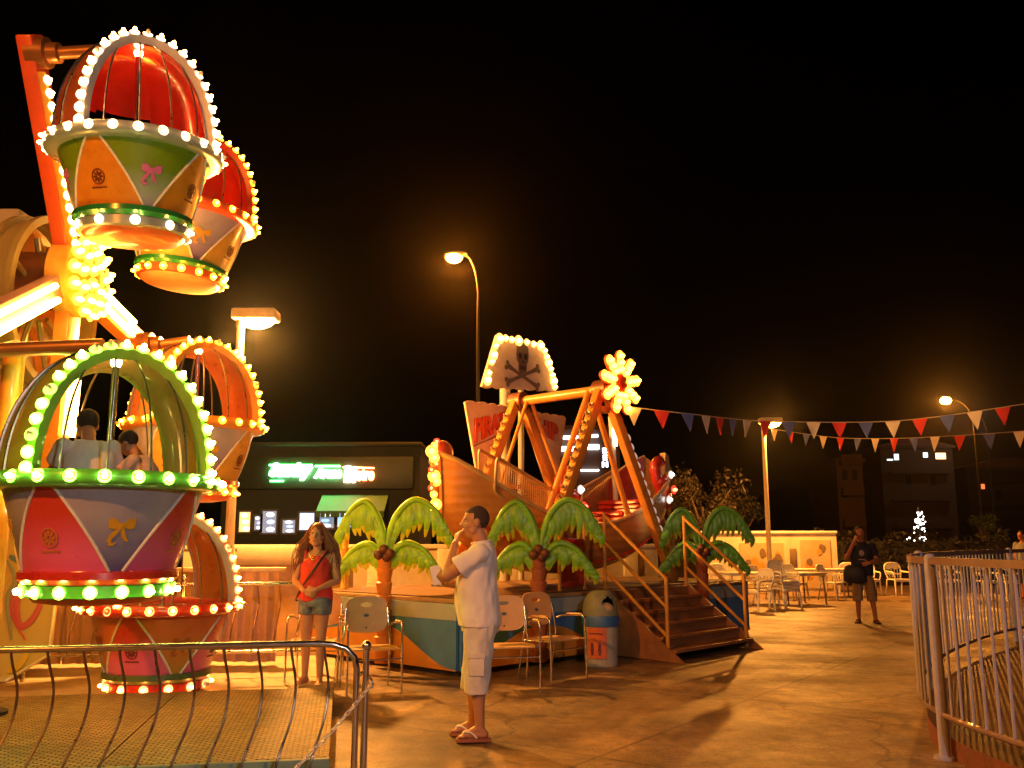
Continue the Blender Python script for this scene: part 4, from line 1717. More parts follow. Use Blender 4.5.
# swing arms
for y in (-.62, .62):
    for dx in (-.95, 1.0):
        b = B()
        b.tube([(dx * .04, y, PIVZ), (dx, y * .9, gun(dx / 2.6) + .02)], .045 if y < 0 else .03, 10)
        b.build('swing_arm', legm[0], ship)
x1, z1 = on_s(611, 428, SM + .45)
x2, z2 = on_s(616, 497, SM + .45)
b = B()
b.tube([(x1 - TC, .45, z1 + .2), (x1 - TC + .02, .45, z1), (x2 - TC, .45, z2 - .1)], .05, 10)
b.build('hanger_post', M['white'], ship)
b = B()
b.tube([(x1 - TC, .45 - .07, z1 - .02), (x1 - TC + .03, .45 - .07, z1 - .32)], .035, 8)
b.build('light_tube', glow('tube_cream', (1, .8, .4), 8), ship)
# nets
netm = mat('net_wire', (.50, .25, .08), .5, .2)


def net(pix, s, nxw, nzw):
    q = [on_s(x, y, s) for x, y in pix]        # tl, tr, br, bl
    P = [V((x - TC, s - SM, z)) for x, z in q]
    b = B()

    def bi(u, v):
        return P[0].lerp(P[1], u).lerp(P[3].lerp(P[2], u), v)
    for i in range(1, nxw):
        b.tube([bi(i / nxw, 0), bi(i / nxw, 1)], .0045, 4)
    for j in range(1, nzw):
        b.tube([bi(0, j / nzw), bi(1, j / nzw)], .0045, 4)
    r = .06
    b2 = B()
    loop = []
    for k in range(4):
        a, c, e = P[k - 1], P[k], P[(k + 1) % 4]
        p0, p1 = c + (a - c).normalized() * r, c + (e - c).normalized() * r
        loop += [p0, (p0 + p1 + c * 2) / 4, p1]
    b2.tube(loop, .02, 8, closed=True)
    o = b2.build('net_frame', mat('net_frame_tan', (.56, .34, .14), .45, var=.15), ship)
    b.build('net', netm, o)


net([(479, 449), (549, 489), (549, 530), (479, 485)], SM + .5, 34, 18)
net([(582, 488), (614, 470), (614, 506), (582, 522)], SM + .5, 18, 18)
net([(497, 457), (551, 489), (551, 530), (494, 492)], SM - .5, 26, 18)

# ---------------- scenery board with skull flag and lettering
SBk = PD - .14
q = on_s(510, 600, SBk)
sc = thing('sail_scenery', 'cloth look sails with red lettering and a lit skull and crossbones flag', 'scenery', pw(0, SBk), PRZ)
sailm = mat('sail_cloth', (.66, .44, .30), .8, var=.22, scale=2.5, bump=.3, bscale=14)
sailg = mat('sail_shadow_band', (.36, .30, .25), .8, var=.2)


def pts_on(pl):
    return [on_s(x, y, SBk) for x, y in pl]


def scallop(p, q, n, amp):
    """scalloped edge from p to q bulging up"""
    out = []
    p, q = V(p), V(q)
    d = (q - p) / n
    nrm = V((-d.y, d.x)).normalized()
    if nrm.y < 0:
        nrm = -nrm
    for i in range(n):
        for k in range(6):
            t = k / 6
            out.append(tuple(p + d * (i + t) + nrm * amp * math.sin(PI * t)))
    out.append(tuple(q))
    return out


def sail(nm, topl, topr, rest, n, amp, m, bow=.10):
    pl = scallop(topl, topr, n, amp) + rest
    b = B()
    b.prism(pl, .035)
    xs = [p[0] for p in pl]
    x0, x1 = min(xs), max(xs)
    # gently billowed sheet, real thickness
    bm = bmesh.new()
    vv = [bm.verts.new(v) for v in b.v]
    for f in b.f:
        bm.faces.new([vv[i] for i in f])
    bmesh.ops.triangulate(bm, faces=[f for f in bm.faces if len(f.verts) > 4])
    bmesh.ops.subdivide_edges(bm, edges=bm.edges[:], cuts=2, use_grid_fill=True)
    for v in bm.verts:
        v.co.y -= bow * math.sin(PI * (v.co.x - x0) / (x1 - x0))
    bb_ = B()
    bb_.bm(bm)
    return bb_.build(nm, m, sc, smooth=30), (x0, x1, bow)


k = pts_on([(465, 402), (512, 409.5), (493, 452), (484, 475), (478, 500)])
so1, inf1 = sail('sail', k[0], k[1], [k[2], k[3], k[4]][:3], 5, .035, sailm)
k2 = pts_on([(523, 412), (566, 418), (554, 492), (550, 500), (541, 474)])
so2, inf2 = sail('sail', k2[0], k2[1], [k2[2], k2[3], k2[4]], 5, .035, sailm, .04)
red_l = mat('lettering_red', (.60, .06, .02), .4, coat=.2)


def letter_on(txt, inf, p0, p1, h0, h1, par):
    """letters climbing from p0 to p1 (local x, z), height blending h0 to h1, mapped on the sail"""
    x0, x1, bow = inf
    me = text_mesh(txt, 1.0, .012, 0, .006, .035, 3)
    xs = [v.co.x for v in me.vertices]
    ys = [v.co.y for v in me.vertices]
    a, c, y0, y1 = min(xs), max(xs), min(ys), max(ys)
    for v in me.vertices:
        u = (v.co.x - a) / (c - a)
        w = (v.co.y - y0) / (y1 - y0) - .5
        x = p0[0] + (p1[0] - p0[0]) * u
        z = p0[1] + (p1[1] - p0[1]) * u + w * (h0 + (h1 - h0) * u)
        yy = -bow * math.sin(PI * max(0, min(1, (x - x0) / (x1 - x0)))) - .016 - v.co.z
        v.co = V((x, yy, z))
    me.materials.append(red_l)
    link('lettering', me, par)


a, c = on_s(472, 431, SBk), on_s(505, 418, SBk)
letter_on('PIRATE', inf1, a, c, .40, .22, so1)
a, c = on_s(528, 422, SBk), on_s(556, 434, SBk)
letter_on('SHIP', inf2, a, c, .24, .34, so2)
b = B()
a, c = on_s(472, 446, SBk), on_s(510, 428, SBk)
b.tube([(a[0], -.02 - inf1[2] * .3, a[1]), ((a[0] + c[0]) / 2, -.02 - inf1[2], (a[1] + c[1]) / 2), (c[0], -.02 - inf1[2] * .4, c[1])], .012, 6)
b.build('underline', mat('lettering_dark', (.2, .05, .02), .5), so1)
# mast
b = B()
mx_, mz_ = on_s(508, 600, SBk)[0], on_s(508, 384, SBk)[1]
b.tube([(mx_ + .05, .12, PH - .02), (mx_ + .05, .12, mz_ + .35)], .09, 14)
x2_ = on_s(527, 400, SBk)[0]
b.tube([(x2_, .14, PH - .02), (x2_, .14, mz_ + .1)], .05, 12)
b.build('mast', mat('mast_grey', (.36, .32, .28), .6), sc)
# skull flag
k3 = pts_on([(491, 336), (538, 345), (550, 391), (530, 393), (512, 393), (500, 390), (488, 388.5), (476, 387)])
flg = pts_on([(495, 335), (541, 344)])
lower = [k3[2]] + scallop(k3[2], k3[7], 7, -.03)[1:]
pl = [k3[0], k3[1]] + lower
b = B()
b.prism(pl, .05, Matrix.Translation((0, -.14, 0)))
fg = b.build('skull_flag', mat('flag_cream', (.72, .58, .42), .7, var=.15, bump=.15), sc, smooth=30)
skm_ = mat('skull_grey', (.15, .10, .08), .6, var=.2)
skb = mat('skull_dark', (.03, .015, .01), .7)
cx, cz = on_s(516, 358.5, SBk)
b = B()
S_ = .0215


def sk_(pl, y, th, m=0):
    b.prism([(cx + x * S_, cz + z * S_ * 1.0) for x, z in pl], th, Matrix.Translation((0, y, 0)), m)


sk_([(-7, 2), (-6.5, 8), (-4, 11), (0, 12), (4, 11), (6.5, 8), (7, 2), (6, -3), (4.5, -5), (4.5, -10), (2.5, -13), (-2.5, -13), (-4.5, -10), (-4.5, -5), (-6, -3)], -.158, .02)
for s_ in (-1, 1):
    sk_([(s_ * x, z) for x, z in ((1.2, 1), (2.0, 3), (4.2, 3.2), (5.2, 1), (4.2, -1.6), (2, -1.4))], -.164, .008, 1)
sk_([(0, -2), (1.2, -4.6), (-1.2, -4.6)], -.164, .008, 1)
for k in range(4):
    sk_([(-3.2 + 1.8 * k, -7), (-2.4 + 1.8 * k, -7), (-2.4 + 1.8 * k, -10), (-3.2 + 1.8 * k, -10)], -.164, .008, 1)
b.build('skull', [skm_, skb], fg, smooth=0)
for s_ in (-1, 1):
    b = B()
    p0, p1 = on_s(500 if s_ < 0 else 531, 366 if s_ < 0 else 370, SBk), on_s(531 if s_ < 0 else 500, 388 if s_ < 0 else 383, SBk)
    p0, p1 = V((p0[0], -.158 - .006 * (s_ > 0), p0[1])), V((p1[0], -.158 - .006 * (s_ > 0), p1[1]))
    b.tube([p0, p0.lerp(p1, .2), p0.lerp(p1, .8), p1], [.05, .032, .032, .05], 8, ref=(0, 1, 0))
    for p in (p0, p1):
        d = (p1 - p0).normalized()
        nn_ = V((d.z, 0, -d.x))
        for w in (-1, 1):
            b.ball(p + nn_ * w * .042, (.045, .03, .045), 10)
    for i, v in enumerate(b.v):
        b.v[i] = (v[0], p0.y + (v[1] - p0.y) * .4, v[2])
    b.build('crossbone', skm_, fg)
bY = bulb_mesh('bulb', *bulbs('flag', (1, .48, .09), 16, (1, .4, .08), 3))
edge = [(x - 4, y) for x, y in [(497, 340), (503, 339.5), (509, 341), (516, 342), (524, 343.5), (531, 345.5), (538, 347), (542, 352), (544, 358), (546, 364), (548, 370), (549.5, 376), (551, 382), (552, 388), (493, 347), (491, 356), (489, 363), (486, 374), (484.5, 381)]]
for i, (x, y) in enumerate(edge):
    p = on_s(x, y, SBk)
    o = link('bulb', bY, fg)
    orient(o, V((p[0], -.15, p[1])), (0, -1, 0))
    o.scale = (1.25, 1.25, 1.2) if i % 3 else (1.9, 1.9, 1.4)

# ---------------- palm cutouts


def palm(wx, label, leafc, trunkm, coco, seed, sc_=1.0, z0=.06, lean=0):
    random.seed(seed)
    t = thing('palm_cutout', label, 'palm cutout', wx, lean, 'palm cutouts along the ship platform')
    lf = mat('palm_leaf' + str(leafc), leafc, .4, var=.25, scale=5, coat=.2)  # leaf colour differs per palm: how much light each gets is painted in
    tip = mat('palm_tip' + str(leafc), (leafc[0] * 2.2 + .05, leafc[1] * 1.05, leafc[2]), .4, coat=.2)
    b = B()
    nseg = 8
    zt = 1.33
    rings = []
    for i in range(nseg):
        za, zb = z0 + (zt - z0) * i / nseg, z0 + (zt - z0) * (i + 1) / nseg
        rings += [((0, 0, za), .092 - .002 * i, .06), ((.004 * (-1) ** i, 0, zb - .012), .112 - .002 * i, .075), ((0, 0, zb), .098 - .002 * i, .062)]
    b.loft(rings, 16)
    b.build('trunk', trunkm, t, smooth=30)
    for k in range(4):
        a = k * 1.7
        b = B()
        b.ball((.07 * math.cos(a), -.06 + .02 * (k % 2), zt + .02 + .05 * math.sin(a)), .062, 12)
        b.build('coconut', coco, t)
    for sp in ([(0, 1.42), (-.10, 1.78), (-.27, 1.98), (-.46, 1.84), (-.57, 1.56)], [(.02, 1.42), (.13, 1.80), (.35, 2.00), (.60, 1.88), (.74, 1.62)],
               [(-.03, 1.30), (-.20, 1.46), (-.40, 1.38), (-.60, 1.12)], [(.03, 1.30), (.24, 1.47), (.48, 1.38), (.66, 1.14)]):
        upper = sp[1][1] > 1.6
        pts = catmull([V((x, .02, z)) for x, z in sp], 8)
        b = B()
        n = len(pts)
        b.tube(pts, [.055 - .03 * i / n for i in range(n)], 10)
        m_ = 14
        for k in range(m_):
            u = .10 + .9 * k / (m_ - 1)
            p = pts[min(n - 1, int(u * (n - 1)))]
            ln = (.43 if upper else .32) * math.sin(PI * (.12 + .76 * u)) ** .7 * random.uniform(.86, 1.1) * (1 if k % 3 else .85)
            out = math.copysign(1, sp[-1][0]) * (-.22 + .35 * u)
            q = p + V((out * ln, random.uniform(-.02, .02), -ln))
            mid = p.lerp(q, .5) + V((.03 * math.copysign(1, sp[-1][0]), -.03, 0))
            lp = catmull([p + V((0, 0, -.03)), mid, q], 4)
            nn_ = len(lp)
            rs = [.060 * (1 - (i / (nn_ - 1)) ** 2.2 * .85) for i in range(nn_)]
            o0 = len(b.f)
            b.tube(lp, rs, 8, ref=(1, 0, 0), flat=.26)
            for i in range(o0, len(b.f)):
                if (i - o0) // 8 >= nn_ - 3:
                    b.mi[i] = 1
        b.build('frond', [lf, tip], t)
    t.scale = (sc_, sc_, sc_)
    return t


p1 = pw(-.14, 1.17)
palm(p1, 'most lit palm cutout, leaves coloured brightest, with orange trunk between the girl and the man', (.26, .58, .010), M['orange'], mat('coconut_brown', (.12, .04, .02), .5), 1)
p2 = pw(1.22, -.14)
palm(p2, 'less lit palm cutout, leaves coloured darker, with red-brown trunk right behind the man', (.14, .38, .015), mat('trunk_redbrown', (.25, .07, .03), .5), mat('coconut_brown', (.12, .04, .02), .5), 2)
p3 = pw(5.02, -.14)
palm(p3, 'least lit palm cutout, leaves coloured darkest, beyond the yellow stair handrail', (.08, .28, .025), mat('trunk_redbrown', (.25, .07, .03), .5), mat('coconut_brown', (.12, .04, .02), .5), 3)
# bamboo pole at the platform corner
bp_ = at(345, 560, 12.35)
bb_ = thing('bamboo_pole', 'yellow bamboo pole standing left of the bright palm cutout', 'pole', (bp_.x, 12.35, 0))
b = B()
for i in range(6):
    za, zb = .1 + .26 * i, .1 + .26 * (i + 1)
    b.tube([(0, 0, za), (0, 0, za + .02), (0, 0, zb - .02), (0, 0, zb)], [.055, .045, .045, .055], 12)
b.build('cane', M['yellow'], bb_)
# ------------------------------------------------------------------ people
random.seed(4)


def skin(nm, col):
    m = mat('skin_' + nm, col, .5, var=.08, scale=12)
    b = m.node_tree.nodes['Principled BSDF']
    b.inputs['Subsurface Weight'].default_value = .1
    b.inputs['Subsurface Radius'].default_value = (.02, .008, .004)
    return m


def cloth(nm, col, var=.12, bump=.5, bs=9, col2=None):
    return mat('cloth_' + nm, col, .85, var=var, scale=7, bump=bump, bscale=bs, col2=col2, spec=.2)


def hand(b, wrist, d, palm_n, thumb_side, s=1.0, curl=.5):
    """palm, four unequal bent fingers and a thumb; d points to the fingertips, palm_n out of the palm"""
    d = V(d).normalized()
    n = V(palm_n)
    n = (n - d * n.dot(d)).normalized()
    t = V(thumb_side)
    t = (t - d * t.dot(d) - n * t.dot(n)).normalized()
    w = V(wrist)
    for k in range(4):
        off = (-.030 + .020 * k) * s
        b.cap(w + t * off * .6 + d * .012 * s, w + d * .088 * s + t * off, .014 * s, .0125 * s, 10)
    for k, ln in enumerate((.060, .076, .082, .072)):
        off = (-.033 + .022 * k) * s
        p0 = w + d * .088 * s + t * off
        spread = t * (off * .18)
        a = curl
        d1 = (d * math.cos(a) + n * math.sin(a)) + spread
        p1 = p0 + d1.normalized() * ln * .5 * s
        d2 = (d * math.cos(a * 2.1) + n * math.sin(a * 2.1)) + spread
        p2 = p1 + d2.normalized() * ln * .32 * s
        d3 = (d * math.cos(a * 2.8) + n * math.sin(a * 2.8))
        p3 = p2 + d3.normalized() * ln * .22 * s
        for q0, q1, r0, r1 in ((p0, p1, .0102, .0094), (p1, p2, .0094, .0086), (p2, p3, .0086, .0074)):
            b.cap(q0, q1, r0 * s, r1 * s, 8)
    q0 = w + d * .025 * s + t * .026 * s
    q1 = q0 + (d * .55 + t * .75 + n * .35).normalized() * .042 * s
    q2 = q1 + (d * .85 + t * .3 + n * .4).normalized() * .036 * s
    b.cap(q0, q1, .015 * s, .012 * s, 8)
    b.cap(q1, q2, .0115 * s, .009 * s, 8)


def foot(b, ankle, yaw, s=1.0):
    """foot on the ground, toes towards yaw (0 = +y)"""
    f = V((-math.sin(yaw), math.cos(yaw), 0))
    r = V((math.cos(yaw), math.sin(yaw), 0))
    a = V(ankle)
    g = V((a.x, a.y, a.z - .075 * s))
    b.cap(a, g - f * .03 * s + V((0, 0, .032 * s)), .036 * s, .032 * s, 12)
    b.cap(g - f * .035 * s + V((0, 0, .033 * s)), g + f * .12 * s + V((0, 0, .024 * s)), .033 * s, .024 * s, 12)
    b.cap(a + f * .01, g + f * .11 * s + V((0, 0, .026 * s)), .032 * s, .022 * s, 12)
    b.cap(g + f * .12 * s - r * .02 * s + V((0, 0, .02 * s)), g + f * .12 * s + r * .022 * s + V((0, 0, .02 * s)), .02 * s, .02 * s, 10)
    for k in range(5):
        x = (-.034 + .017 * k) * s
        ln = (.035, .03, .028, .024, .018)[k] * s
        p = g + f * .13 * s + r * x + V((0, 0, .016 * s))
        b.cap(p, p + f * ln, .0105 * s, .009 * s, 8)


def head(b, c, R, s=1.0):
    """c centre of the skull; R 3x3 rotation, +y is the way the face looks"""
    def P(x, y, z):
        return V(c) + R @ (V((x, y, z)) * s)
    b.ball(P(0, -.012, .02), (.076 * s, .096 * s, .094 * s), 20, R=R)
    b.ball(P(0, .018, -.03), (.064 * s, .076 * s, .078 * s), 18, R=R)
    b.ball(P(0, .045, -.085), (.042 * s, .042 * s, .034 * s), 14, R=R)      # chin
    for q in (-1, 1):
        b.ball(P(q * .036, .062, -.03), (.024 * s, .02 * s, .02 * s), 10, R=R)  # cheek
        b.ball(P(q * .030, .078, .022), (.024 * s, .013 * s, .009 * s), 10, R=R)  # brow
        b.ball(P(q * .076, -.005, -.012), (.012 * s, .022 * s, .033 * s), 12, R=R)  # ear
        b.ball(P(q * .045, .02, -.07), (.028 * s, .035 * s, .022 * s), 10, R=R)   # jaw
    b.cap(P(0, .088, .008), P(0, .108, -.028), .009 * s, .0135 * s, 10)     # nose
    for q in (-1, 1):
        b.ball(P(q * .012, .098, -.032), .0085 * s, 8)
    b.cap(P(-.014, .084, -.056), P(.014, .084, -.056), .0075 * s, .0075 * s, 8)
    b.cap(P(-.012, .081, -.066), P(.012, .081, -.066), .008 * s, .008 * s, 8)


def face_parts(root, c, R, s, browm, lipm):
    def P(x, y, z):
        return V(c) + R @ (V((x, y, z)) * s)
    ew, ed = mat('eye_white', (.6, .56, .52), .3), mat('eye_dark', (.03, .015, .01), .2)
    for q in (-1, 1):
        b = B()
        b.ball(P(q * .031, .073, .004), (.0135 * s, .009 * s, .0075 * s), 12, R=R)
        b.ball(P(q * .031, .0805, .004), (.006 * s, .004 * s, .0062 * s), 10, m=1, R=R)
        b.build('eye', [ew, ed], root)
        b = B()
        b.cap(P(q * .014, .089, .021), P(q * .044, .080, .024), .0045 * s, .0035 * s, 8)
        b.build('eyebrow', browm, root)
    b = B()
    b.cap(P(-.02, .087, -.0585), P(.0, .0925, -.057), .003 * s, .0052 * s, 8)
    b.cap(P(.02, .087, -.0585), P(.0, .0925, -.057), .003 * s, .0052 * s, 8)
    b.cap(P(-.015, .086, -.0655), P(.015, .086, -.0655), .0055 * s, .0055 * s, 8)
    b.build('mouth', lipm, root)


def limb(b, pts, rs, n=16):
    for i in range(len(pts) - 1):
        b.cap(pts[i], pts[i + 1], rs[i], rs[i + 1], n)


def R3(rx=0, ry=0, rz=0):
    return Euler((rx, ry, rz)).to_matrix()


def flipflop(root, ankle, yaw, s, solem, strapm):
    f = V((-math.sin(yaw), math.cos(yaw), 0))
    r = V((math.cos(yaw), math.sin(yaw), 0))
    g = V((ankle[0], ankle[1], ankle[2] - .075 * s))
    b = B()
    prof = [(-.085, .022), (-.06, .034), (0, .033), (.06, .038), (.12, .046), (.155, .042), (.178, .02)]
    pl = [(y, w) for y, w in prof] + [(y, -w) for y, w in prof[::-1]]
    vs = [g + f * y * s + r * w * s + V((0, 0, -.018)) for y, w in pl] + [g + f * y * s + r * w * s + V((0, 0, .006)) for y, w in pl]
    n = len(pl)
    b.add(vs, [tuple(range(n - 1, -1, -1)), tuple(range(n, 2 * n))] + [(i, (i + 1) % n, n + (i + 1) % n, n + i) for i in range(n)])
    o = b.build('flip_flop', solem, root, smooth=30)
    b = B()
    for q in (-1, 1):
        b.tube(catmull([g + f * .02 * s + r * q * .042 * s + V((0, 0, .01)), g + f * .06 * s + r * q * .036 * s + V((0, 0, .045 * s)), g + f * .115 * s + r * q * .012 * s + V((0, 0, .05 * s)), g + f * .135 * s + V((0, 0, .02))], 5), .007, 8)
    b.build('strap', strapm, o)


def hairline(me, c, R, s):
    """trim a scalp shell to a man's hairline: forehead, sideburns, nape"""
    bm = bmesh.new()
    bm.from_mesh(me)
    Ri = R.transposed()
    gone = []
    for f in bm.faces:
        p = (Ri @ (f.calc_center_median() - V(c))) / s
        keep = p.z > .060 + .35 * max(0, p.y - .05) or (p.y < .018 and p.z > -.028) or (p.y < -.035 and p.z > -.075)
        if not keep:
            gone.append(f)
    bmesh.ops.delete(bm, geom=gone, context='FACES')
    bm.to_mesh(me)
    bm.free()


# ---- the man with the white T-shirt: +y is forward; his left side faces the camera
ms = skin('tan', (.46, .22, .11))
mp = gr(474, 741, 0)
man = thing('person', 'man in white T-shirt and pale cargo shorts standing with hand raised to face', 'person', (mp.x + .03, mp.y + .04, 0), math.radians(88))
b = B()
HB = .025   # sole height
aL, aR = V((-.10, -.02, .105)), V((.10, .05, .105))
foot(b, aL, .06)
foot(b, aR, -.12)
hipL, hipR = V((-.09, -.01, .92)), V((.09, -.01, .92))
kL, kR = V((-.105, .005, .50)), V((.105, .045, .50))
for h_, k_, a_ in ((hipL, kL, aL), (hipR, kR, aR)):
    limb(b, [h_, k_, a_ + V((0, 0, .02))], [.095, .060, .037])
    b.cap(k_.lerp(a_, .18) + V((0, -.018, 0)), k_.lerp(a_, .5) + V((0, -.012, 0)), .052, .040, 14)
b.loft([((0, -.01, .84), .13, .10), ((0, -.01, .95), .165, .125), ((0, .01, 1.06), .165, .135), ((0, .02, 1.18), .17, .135), ((0, .0, 1.32), .185, .125), ((0, -.02, 1.42), .165, .095), ((0, -.025, 1.475), .08, .06)], 24)
limb(b, [V((0, -.03, 1.43)), V((0, .01, 1.57))], [.066, .060])
hcM = V((0, .035, 1.655))
RM = R3(-.02, 0, math.radians(12))
head(b, hcM, RM, 1.06)
shL, shR = V((-.185, -.02, 1.41)), V((.185, -.02, 1.41))
eL = V((-.175, .235, 1.235))
wL_ = V((-.07, .185, 1.475))
limb(b, [shL, eL], [.062, .047])
limb(b, [eL, eL.lerp(wL_, .35), wL_], [.046, .045, .030])
hand(b, wL_, V((.35, -.22, .9)), V((.55, -.75, -.2)), V((.6, .2, .2)), 1.0, .55)
eR = V((.175, .16, 1.16))
wR_ = V((-.02, .285, 1.185))
limb(b, [shR, eR], [.060, .046])
limb(b, [eR, eR.lerp(wR_, .35), wR_], [.045, .043, .029])
hand(b, wR_, V((-.9, .12, .12)), V((.1, -.6, .8)), V((.1, .75, .5)), 1.0, .6)
link('body', remesh(b, .0075, ms, 3), man)
face_parts(man, hcM, RM, 1.06, mat('brow_dark', (.05, .03, .02), .8), mat('lip_brown', (.30, .10, .07), .5))
# short cropped hair
b = B()
b.ball(hcM + RM @ V((0, -.014, .022)) * 1.06, (.079 * 1.06, .0985 * 1.06, .0965 * 1.06), 24, R=RM)
hm = remesh(b, .005, mat('hair_cropped_grey', (.06, .035, .025), .85, var=.35, scale=60, bump=.6, bscale=160), 1, 'hair')
hairline(hm, hcM, RM, 1.06)
link('hair', hm, man)
wt = cloth('white_tee', (.80, .77, .74), .05, .55, 8)
b = B()
b.loft([((0, -.005, .845), .205, .165), ((0, .0, .90), .207, .172), ((0, .015, 1.02), .205, .178), ((0, .022, 1.12), .203, .172), ((0, .012, 1.24), .205, .158), ((0, -.004, 1.34), .20, .142), ((0, -.018, 1.42), .175, .112), ((0, -.022, 1.465), .11, .085), ((0, -.02, 1.495), .082, .075)], 32)
for sh_, e_ in ((shL, eL), (shR, eR)):
    d = (e_ - sh_)
    b.ball(sh_ + V((0, 0, -.002)), .078, 16)
    p1_ = sh_ + d * .66
    b.tube([sh_ - d * .05, sh_ + d * .3, p1_], [.075, .080, .085], 20)
shm = remesh(b, .0085, wt, 4, 'shirt')
tx = bpy.data.textures.new('folds', 'CLOUDS')
tx.noise_scale = .16


def displace(me, strength, scale):
    """cloth folds: push verts along normals with a layered sine noise"""
    from mathutils import noise
    nn_ = [v.normal.copy() for v in me.vertices]
    for v, n_ in zip(me.vertices, nn_):
        p = V((v.co.x * scale, v.co.y * scale, v.co.z * scale * .45))
        v.co += n_ * (strength * (noise.noise(p) + .5 * noise.noise(p * 2.3 + V((3, 1, 7)))))


displace(shm, .017, 8)
so_ = link('shirt', shm, man)
b = B()
b.tube([V((.087 * math.cos(q), -.02 + .08 * math.sin(q), 1.492 - .012 * math.sin(q))) for q in [2 * PI * k / 24 for k in range(24)]], .009, 8, closed=True)
b.build('collar', wt, so_)
sh_c = cloth('khaki_pale', (.58, .55, .50), .2, .6, 10, (.72, .69, .64))
b = B()
b.loft([((0, -.01, .80), .19, .145), ((0, -.01, .90), .192, .148), ((0, 0, .98), .188, .15)], 28)
for h_, k_ in ((hipL, kL), (hipR, kR)):
    b.loft([(V((k_.x, k_.y + .0, .355)), .088, .104), (V((k_.x, k_.y, .50)), .088, .104), (h_.lerp(k_, .5), .096, .112), (h_ + V((0, 0, -.05)), .104, .135)], 24)
sm_ = remesh(b, .0085, sh_c, 4, 'shorts')
displace(sm_, .017, 9)
shO = link('shorts', sm_, man)
b = B()
b.box((-.197, .0, .57), (.022, .12, .15), ch=.008)
b.box((-.204, .0, .645), (.018, .13, .045), ch=.006)
b.ball((-.214, 0, .632), .007, 8)
b.build('cargo_pocket', sh_c, shO)
flipflop(man, aL, .06, 1.02, mat('sole_rust', (.30, .10, .05), .7), M['white'])
flipflop(man, aR, -.12, 1.02, mat('sole_rust', (.30, .10, .05), .7), M['white'])
# folded paper in his other hand
cp = thing('paper_slip', 'folded white paper slip held in the hand of the man in white', 'paper', man.matrix_basis @ V((-.10, .325, 1.235)), math.radians(88))
b = B()
b.box((0, 0, 0), (.012, .075, .15), rot=(-.22, .1, .2), ch=.003)
b.box((-.012, .004, 0), (.006, .07, .145), rot=(-.22, .16, .2), ch=.002)
b.build('sheet', M['white'], cp)

# ---- the girl
gs = skin('warm', (.56, .25, .14))
gp = gr(312, 688, 0)
girl = thing('person', 'girl with long wavy hair in coral top and denim shorts, hands clasped', 'person', (gp.x, gp.y + .02, .017), math.radians(172))
girl.scale = (1.085, 1.085, 1.085)
sg = .925
b = B()
aL, aR = V((-.075, .02, .085)), V((.085, -.01, .085))
foot(b, aL, .25, .88)
foot(b, aR, -.2, .88)
hipL, hipR = V((-.075, 0, .82)), V((.08, 0, .82))
kL, kR = V((-.07, .02, .46)), V((.08, .0, .46))
for h_, k_, a_ in ((hipL, kL, aL), (hipR, kR, aR)):
    limb(b, [h_, k_, a_ + V((0, 0, .02))], [.083, .052, .031])
    b.cap(k_.lerp(a_, .2) + V((0, -.014, 0)), k_.lerp(a_, .5) + V((0, -.01, 0)), .044, .034, 12)
b.loft([((0, 0, .74), .12, .09), ((0, 0, .84), .15, .105), ((0, .0, .95), .125, .09), ((0, .005, 1.03), .118, .085), ((0, .005, 1.14), .135, .10), ((0, -.01, 1.23), .14, .085), ((0, -.015, 1.275), .07, .055)], 24)
for q in (-1, 1):
    b.ball((q * .06, .075, 1.13), (.05, .045, .05), 12)
limb(b, [V((0, -.015, 1.24)), V((0, .012, 1.36))], [.048, .043])
hcG = V((0, .03, 1.425))
RG = R3(0, 0, math.radians(6))
head(b, hcG, RG, .95)
shL, shR = V((-.155, -.015, 1.225)), V((.155, -.015, 1.225))
eL, eR = V((-.215, .0, .985)), V((.215, .0, .985))
wL_, wR_ = V((-.055, .165, .905)), V((.055, .170, .895))
for s_, e_, w_ in ((shL, eL, wL_), (shR, eR, wR_)):
    limb(b, [s_, e_], [.045, .035])
    limb(b, [e_, e_.lerp(w_, .35), w_], [.035, .034, .023])
hand(b, wL_, V((.9, .1, -.32)), V((.1, -.9, .1)), V((.2, .1, .9)), .85, .5)
hand(b, wR_, V((-.9, .16, -.32)), V((-.1, -.9, .1)), V((.2, .1, .9)), .85, .5)
link('body', remesh(b, .0075, gs, 3), girl)
face_parts(girl, hcG, RG, .95, mat('brow_brown', (.08, .03, .015), .8), mat('lip_rose', (.45, .10, .09), .45))
co = cloth('coral', (.70, .06, .045), .08, .5, 9)
b = B()
b.loft([((0, 0, .80), .178, .128), ((0, 0, .90), .165, .122), ((0, .004, 1.0), .152, .115), ((0, .012, 1.12), .154, .128), ((0, .0, 1.19), .135, .104), ((0, -.008, 1.225), .11, .082)], 28)
for q in (-1, 1):
    b.ball((q * .06, .08, 1.13), (.055, .05, .055), 12)
tm = remesh(b, .008, co, 4, 'top')
displace(tm, .014, 10)
to_ = link('top', tm, girl)
for q in (-1, 1):
    b = B()
    b.tube(catmull([(q * .085, .085, 1.20), (q * .10, .045, 1.265), (q * .10, -.04, 1.268), (q * .085, -.095, 1.20)], 5), .011, 8, flat=.6)
    b.build('shoulder_strap', co, to_)
dn = cloth('denim', (.06, .07, .13), .4, .6, 12, (.34, .33, .36))
b = B()
b.loft([((0, 0, .74), .165, .118), ((0, 0, .80), .165, .120), ((0, 0, .85), .158, .115)], 28)
for h_, k_ in ((hipL, kL), (hipR, kR)):
    b.loft([(h_.lerp(k_, .42), .088, .092), (h_.lerp(k_, .2), .092, .105), (h_ + V((0, 0, 0)), .09, .11)], 22)
dm = remesh(b, .008, dn, 3, 'denim_shorts')
displace(dm, .006, 14)
